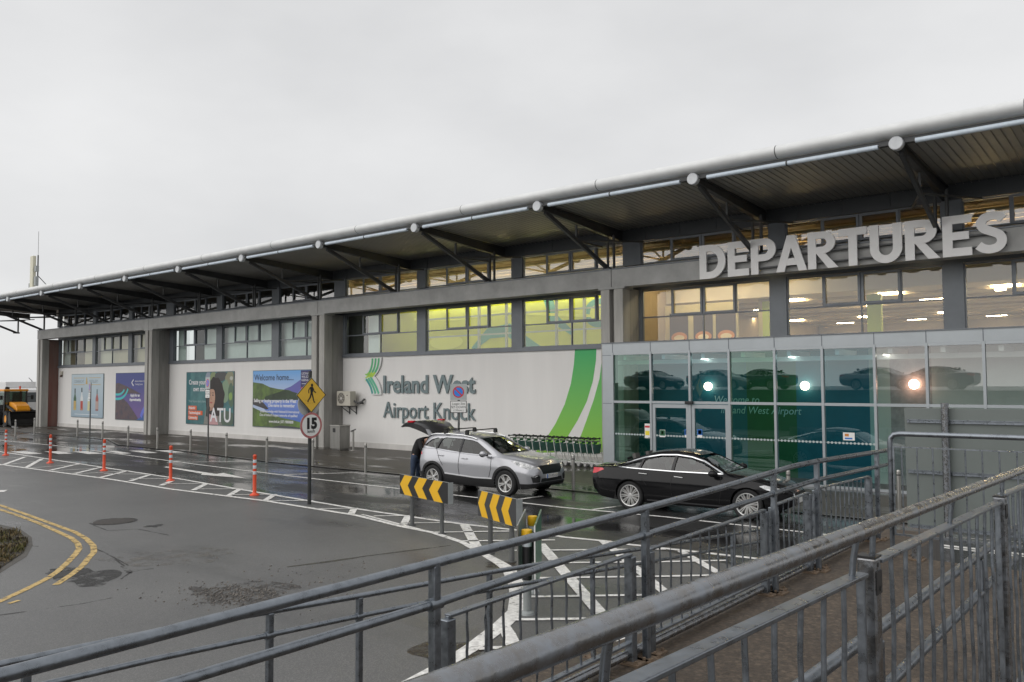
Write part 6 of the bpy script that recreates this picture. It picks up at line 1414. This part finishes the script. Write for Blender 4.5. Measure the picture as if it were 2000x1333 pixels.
# landing railing facing the terminal
FY = 9.06
FF = thing('handrail_fence', 'galvanised railing with a rounded top corner at the far edge of the landing', 'railing', (0, FY, 1.3), 'galvanised railings of the walkway')
b = MB(); b.tube([(-2.41, FY, 1.3), (-2.41, FY, 2.46), (-2.40, FY, 2.51), (-2.37, FY, 2.545), (-2.31, FY, 2.555), (3.2, FY, 2.55), (3.26, FY, 2.53), (3.28, FY, 2.46), (3.28, FY, 1.3)], .026, 14); b.build('top_rail', galv, FF, smooth=60)
q = MB(); q.box(-2.385, 3.25, FY-.012, FY+.012, 2.415, 2.427); q.box(-2.385, 3.25, FY-.014, FY+.014, 1.525, 1.545); q.box(-2.385, -2.37, FY-.010, FY+.010, 1.54, 2.42); q.box(3.235, 3.25, FY-.010, FY+.010, 1.54, 2.42); pn = q.build('panel', galv, FF)
for i in range(38):
    x = -2.30+i*.145; b = MB(); b.tube([(x, FY, 1.54), (x+.002, FY+.002, 1.98), (x, FY, 2.416)], .0075, 7, cap=False); b.build('baluster', galv, pn, smooth=60)
for x in (-2.2, -.4, 1.4, 3.0): po = fpost(FF, x, FY, 1.3, 1.524, .05, 'foot', galv_rust)
# big sign seen from behind
gz = lambda px, py: wl(px, py, 18.2)
S0 = gz(1766, 797); SB = .12
SG = thing('sign_back', 'back of a large grey green sign board on thick galvanised posts behind the landing railing', 'sign', (S0.x+2, 18.2, 0))
gb_ = mat('grey_green_sheet', (.145, .165, .157), .5, metal=.1, var=.08, vscale=.8); zt_ = S0.z
b = MB(); b.box(S0.x, S0.x+4.6, 18.2, 18.23, SB, zt_); b.build('board', gb_, SG, bevel=.006)
b = MB()
for py, px in ((822, 1766), (920, 1770), (1026, 1775)):
    z = gz(px, py).z; b.box(S0.x+.05, S0.x+4.55, 18.15, 18.198, z-.035, z-.022); b.box(S0.x+.05, S0.x+4.55, 18.15, 18.198, z+.022, z+.035); b.box(S0.x+.05, S0.x+4.55, 18.186, 18.198, z-.022, z+.022)
b.build('rail', galv, SG)
for x in (gz(1851, 900).x, gz(1851, 900).x+2.9):
    b = MB(); b.cyl((x, 18.08, 0), (x, 18.08, zt_+.10), .07, seg=20); b.cyl((x, 18.08, zt_+.10), (x, 18.08, zt_+.11), .078, seg=20); b.cyl((x, 18.08, 0), (x, 18.08, .02), .14, seg=20)
    for py in (822, 920, 1026): z = gz(1851, py).z; b.cyl((x, 18.08, z-.02), (x, 18.08, z+.02), .078, seg=20)
    b.build('post', galv_rust, SG, smooth=40)
o = copy_tree(bpy.data.objects['steel_bollard']); p = gp(1757, 1003); place(o, (p.x, p.y, .004)); tag(o, 'pale steel bollard just left of the big sign back', 'bollard', 'steel bollards along the pavement edge')
tag(o, kind=None)

# ================================================================ yard beyond the end of the building
LD = thing('loader', 'yellow and black backhoe loader with its front bucket lowered', 'loader', (0, 0, 0))
ly = mat('loader_yellow', (.82, .33, .015), .4, var=.15, vscale=2); lk = mat('loader_black', (.018, .018, .017), .6, var=.3, vscale=3); lgl = glass('cab_glass', (.45, .60, .52), .10)
b = MB(); b.box(-.4, 2.9, -.45, .45, .75, 1.0); b.build('chassis', lk, LD, bevel=.03)
hp = [(1.05, .95), (2.85, .95), (2.95, 1.25), (2.7, 1.55), (1.9, 1.78), (1.05, 1.82)]
b = MB(); b.prism(XZ, hp, -.47, .47); b.build('bonnet', ly, LD, bevel=.06)
b = MB(); b.prism(Pl((0, 0, 0), (1, 0, 0), (0, 0, 1), (0, -1, 0)), [(2.5, 1.02), (2.97, 1.02), (2.985, 1.13), (2.6, 1.16)], -.3, .3); b.build('bonnet_grille', lk, LD)
cb = MB()
for x0, x1 in ((-.55, -.38), (.95, 1.05)):
    for s in (-1, 1): cb.beam((x0, s*.78, 1.0), (x0+.06, s*.74, 2.62), .09, .09); cb.beam((x1, s*.78, 1.0), (x1-.02, s*.74, 2.62), .09, .09)
cb.box(-.6, 1.08, -.80, .80, .95, 1.15); cb.build('cab_frame', lk, LD)
b = MB(); b.box(-.62, 1.12, -.84, .84, 2.62, 2.78); b.build('cab_roof', ly, LD, bevel=.04)
b = MB(); b.box(-.5, .98, -.775, -.77, 1.16, 2.6); b.box(-.5, .98, .77, .775, 1.16, 2.6); b.box(1.0, 1.005, -.74, .74, 1.16, 2.6); b.box(-.5, -.495, -.74, .74, 1.16, 2.6); b.build('cab_window', lgl, LD)
b = MB(); b.obox((.1, 0, 1.35), ((1, 0, 0), (0, 1, 0), (0, 0, 1)), (.25, .25, .08)); b.obox((-.18, 0, 1.65), ((1, 0, 0), (0, 1, 0), (0, 0, 1)), (.06, .24, .35)); b.tube([(.75, 0, 1.15), (.62, 0, 1.7)], .04, 8); b.build('cab_seat', lk, LD)
b = MB(); b.cyl((.2, .5, 2.78), (.2, .5, 2.9), .06); b.sphere((.2, .5, 2.95), .075); b.build('beacon', orange_m, LD, smooth=60)
for x, r, w in ((0, .78, .45), (2.25, .58, .38)):
    for s in (-1, 1):
        b = MB(); b.lathe([(r*.5, -w/2), (r*.93, -w/2), (r, -w*.35), (r, w*.35), (r*.93, w/2), (r*.5, w/2)], (x, s*.85, r), 28, rubber, axis='y'); b.lathe([(0, -w*.4), (r*.5, -w*.45), (r*.5, w*.45), (0, w*.4)], (x, s*.85, r), 20, ly, axis='y')
        for k in range(18):
            a = k*math.pi/9; b.obox((x+r*math.cos(a), s*.85, r+r*math.sin(a)), ((math.cos(a), 0, math.sin(a)), (0, 1, .0), (-math.sin(a), 0, math.cos(a))), (.03, w*.45, .035), rubber)
        b.build('wheel', None, LD, smooth=40)
for s in (-1, 1): b = MB(); b.beam((1.1, s*.62, 1.55), (2.9, s*.62, 1.15), .12, .16); b.beam((2.9, s*.62, 1.15), (3.35, s*.62, .55), .12, .16); b.cyl((1.5, s*.62, 1.0), (2.9, s*.62, 1.0), .05); b.build('loader_arm', lk, LD)
b = MB(); b.prism(XZ, [(3.35, .20), (4.15, .12), (4.18, .16), (3.5, .30), (3.42, .55), (3.55, 1.0), (3.7, 1.12), (3.66, 1.16), (3.45, 1.05), (3.30, .6)], -1.15, 1.15); 
for s in (-1.15, 1.12): b.prism(XZ, [(3.35, .20), (4.15, .13), (3.68, 1.14), (3.42, 1.0), (3.32, .6)], -s-.03, -s)
for k in range(8): b.obox((4.2, -1.05+k*.3, .14), ((1, 0, 0), (0, 1, 0), (0, 0, 1)), (.09, .04, .02))
b.build('bucket', lk, LD)
b = MB(); b.beam((-.7, 0, 1.0), (-1.2, 0, 2.9), .25, .3); b.beam((-1.2, 0, 2.9), (-2.0, 0, 1.5), .2, .25); b.obox((-2.1, 0, 1.1), ((1, 0, .3), (0, 1, 0), (-.3, 0, 1)), (.3, .3, .25)); b.build('rear_boom', lk, LD)
b = MB()
for s in (-1, 1): b.tube([(1.05, s*.8, 2.2), (1.25, s*1.0, 2.2)], .02, 6); b.obox((1.27, s*1.05, 2.15), ((1, 0, 0), (0, 1, 0), (0, 0, 1)), (.02, .09, .16))
b.build('mirror', lk, LD)
lh = RAD(-4); lp = gp(52, 834); LD.location = lp-V(math.cos(lh), math.sin(lh), 0)*3.7; LD.rotation_euler = (0, 0, lh); LD.location.z = 0
# white lorry and mesh fence behind
p = gp(60, 752); 
LR = thing('lorry', 'white lorry half hidden between the loader and the end column', 'lorry', (0, 0, 0))
b = MB(); b.box(-5, 0, -1.2, 1.2, .9, 3.4); b.build('cargo_box', mat('lorry_white', (.70, .70, .70), .5, var=.06), LD if False else LR, bevel=.04)
b = MB(); b.prism(XZ, [(.15, .6), (2.0, .6), (2.05, 1.5), (1.75, 2.7), (.15, 2.8)], -1.15, 1.15); cabo = b.build('cab', MATS['lorry_white'], LR, bevel=.06)
b = MB(); b.obox((1.93, 0, 2.0), ((1, 0, -4), (0, 1, 0), (4, 0, 1)), (.45, .95, .02)); b.box(.6, 1.5, -1.165, 1.165, 1.6, 2.4); b.build('cab_window', mat('dark_glass', (.10, .11, .115), .1, coat=.5), cabo)
for x in (1.1, -3.6, -4.6):
    for s in (-1, 1): b = MB(); b.lathe([(0, -.14), (.48, -.14), (.5, -.1), (.5, .14), (0, .14)], (x, s*1.02, .5), 22, axis='y'); b.build('wheel', rubber, LR, smooth=40)
b = MB(); b.tube([(1.7, -1.15, 2.6), (1.95, -1.4, 2.7)], .03, 6); b.box(1.9, 1.95, -1.5, -1.3, 2.3, 2.75); b.build('mirror', lk, LR)
q = ray(50, 800); LR.location = V(q.x*30/q.y, 30, 0)+V(-1.2, 0, 0); LR.rotation_euler = (0, 0, RAD(-12))
MF = thing('mesh_fence', 'tall grey mesh fence behind the lorry, left of the end column', 'fence', (0, 0, 0)); fm = mat('mesh_grey', (.30, .31, .32), .5, metal=.4)
b = MB()
for i in range(46): b.box(i*.16-.012, i*.16+.012, -.01, .01, .1, 2.9)
for i in range(16): b.box(0, 7.3, -.012, .012, .15+i*.18, .17+i*.18)
b.build('mesh_panel', fm, MF)
for x in (0, 2.45, 4.9, 7.35): b = MB(); b.box(x-.05, x+.05, .02, .10, 0, 3.5); b.tube([(x, .06, 3.5), (x+.0, -.3, 3.8)], .03, 6); b.build('post', fm, MF)
q = ray(60, 800); MF.location = V(q.x*32.5/q.y, 32.5, 0); MF.rotation_euler = (0, 0, RAD(20))

# ================================================================ the bank with parked cars behind the viewer, mirrored in the porch glass
b = MB(); b.prism(Pl((0, 0, 0), (0, 1, 0), (0, 0, 1), (1, 0, 0)), [(-2.2, 0), (-4.2, 2.5), (-40, 2.5), (-40, 0)], -70, -7); struct(b.build('embankment', mat('bank_grass', (.035, .05, .02), .9, var=.5, vscale=1.5, bump=.5)))
b = MB(); b.rect(GP, -70, -39.5, -7.2, -4.5, 2.51); struct(b.build('car_park', road_m))
hid = [('black saloon parked on the bank behind the viewer, mirrored left in the porch glass', -32.5, 12), ('black saloon parked on the bank behind the viewer, mirrored beside the left globe lamp', -27.2, 8), ('black saloon parked on the bank behind the viewer, mirrored between the globe lamps', -21.8, 190), ('black saloon parked on the bank behind the viewer, mirrored near the middle globe lamp', -16.3, 6), ('black saloon parked on the bank behind the viewer, mirrored right of the middle globe lamp', -10.8, 185)]
pc = [mat('parked_silver', (.38, .39, .41), .26, metal=.5, coat=.6), mat('parked_blue', (.02, .04, .09), .15, coat=.7)]
for i, (lab, x, a) in enumerate(hid):
    o = copy_tree(SAL); place(o, (x, -6.8, 2.515), RAD(a)); tag(o, lab.replace('black', 'silver' if i % 2 else 'dark'), 'car', 'cars parked on the bank')
    for ch in o.children:
        if ch.name.startswith('body'): ch.data = ch.data.copy(); ch.data.materials[0] = pc[0 if i % 2 else 1]
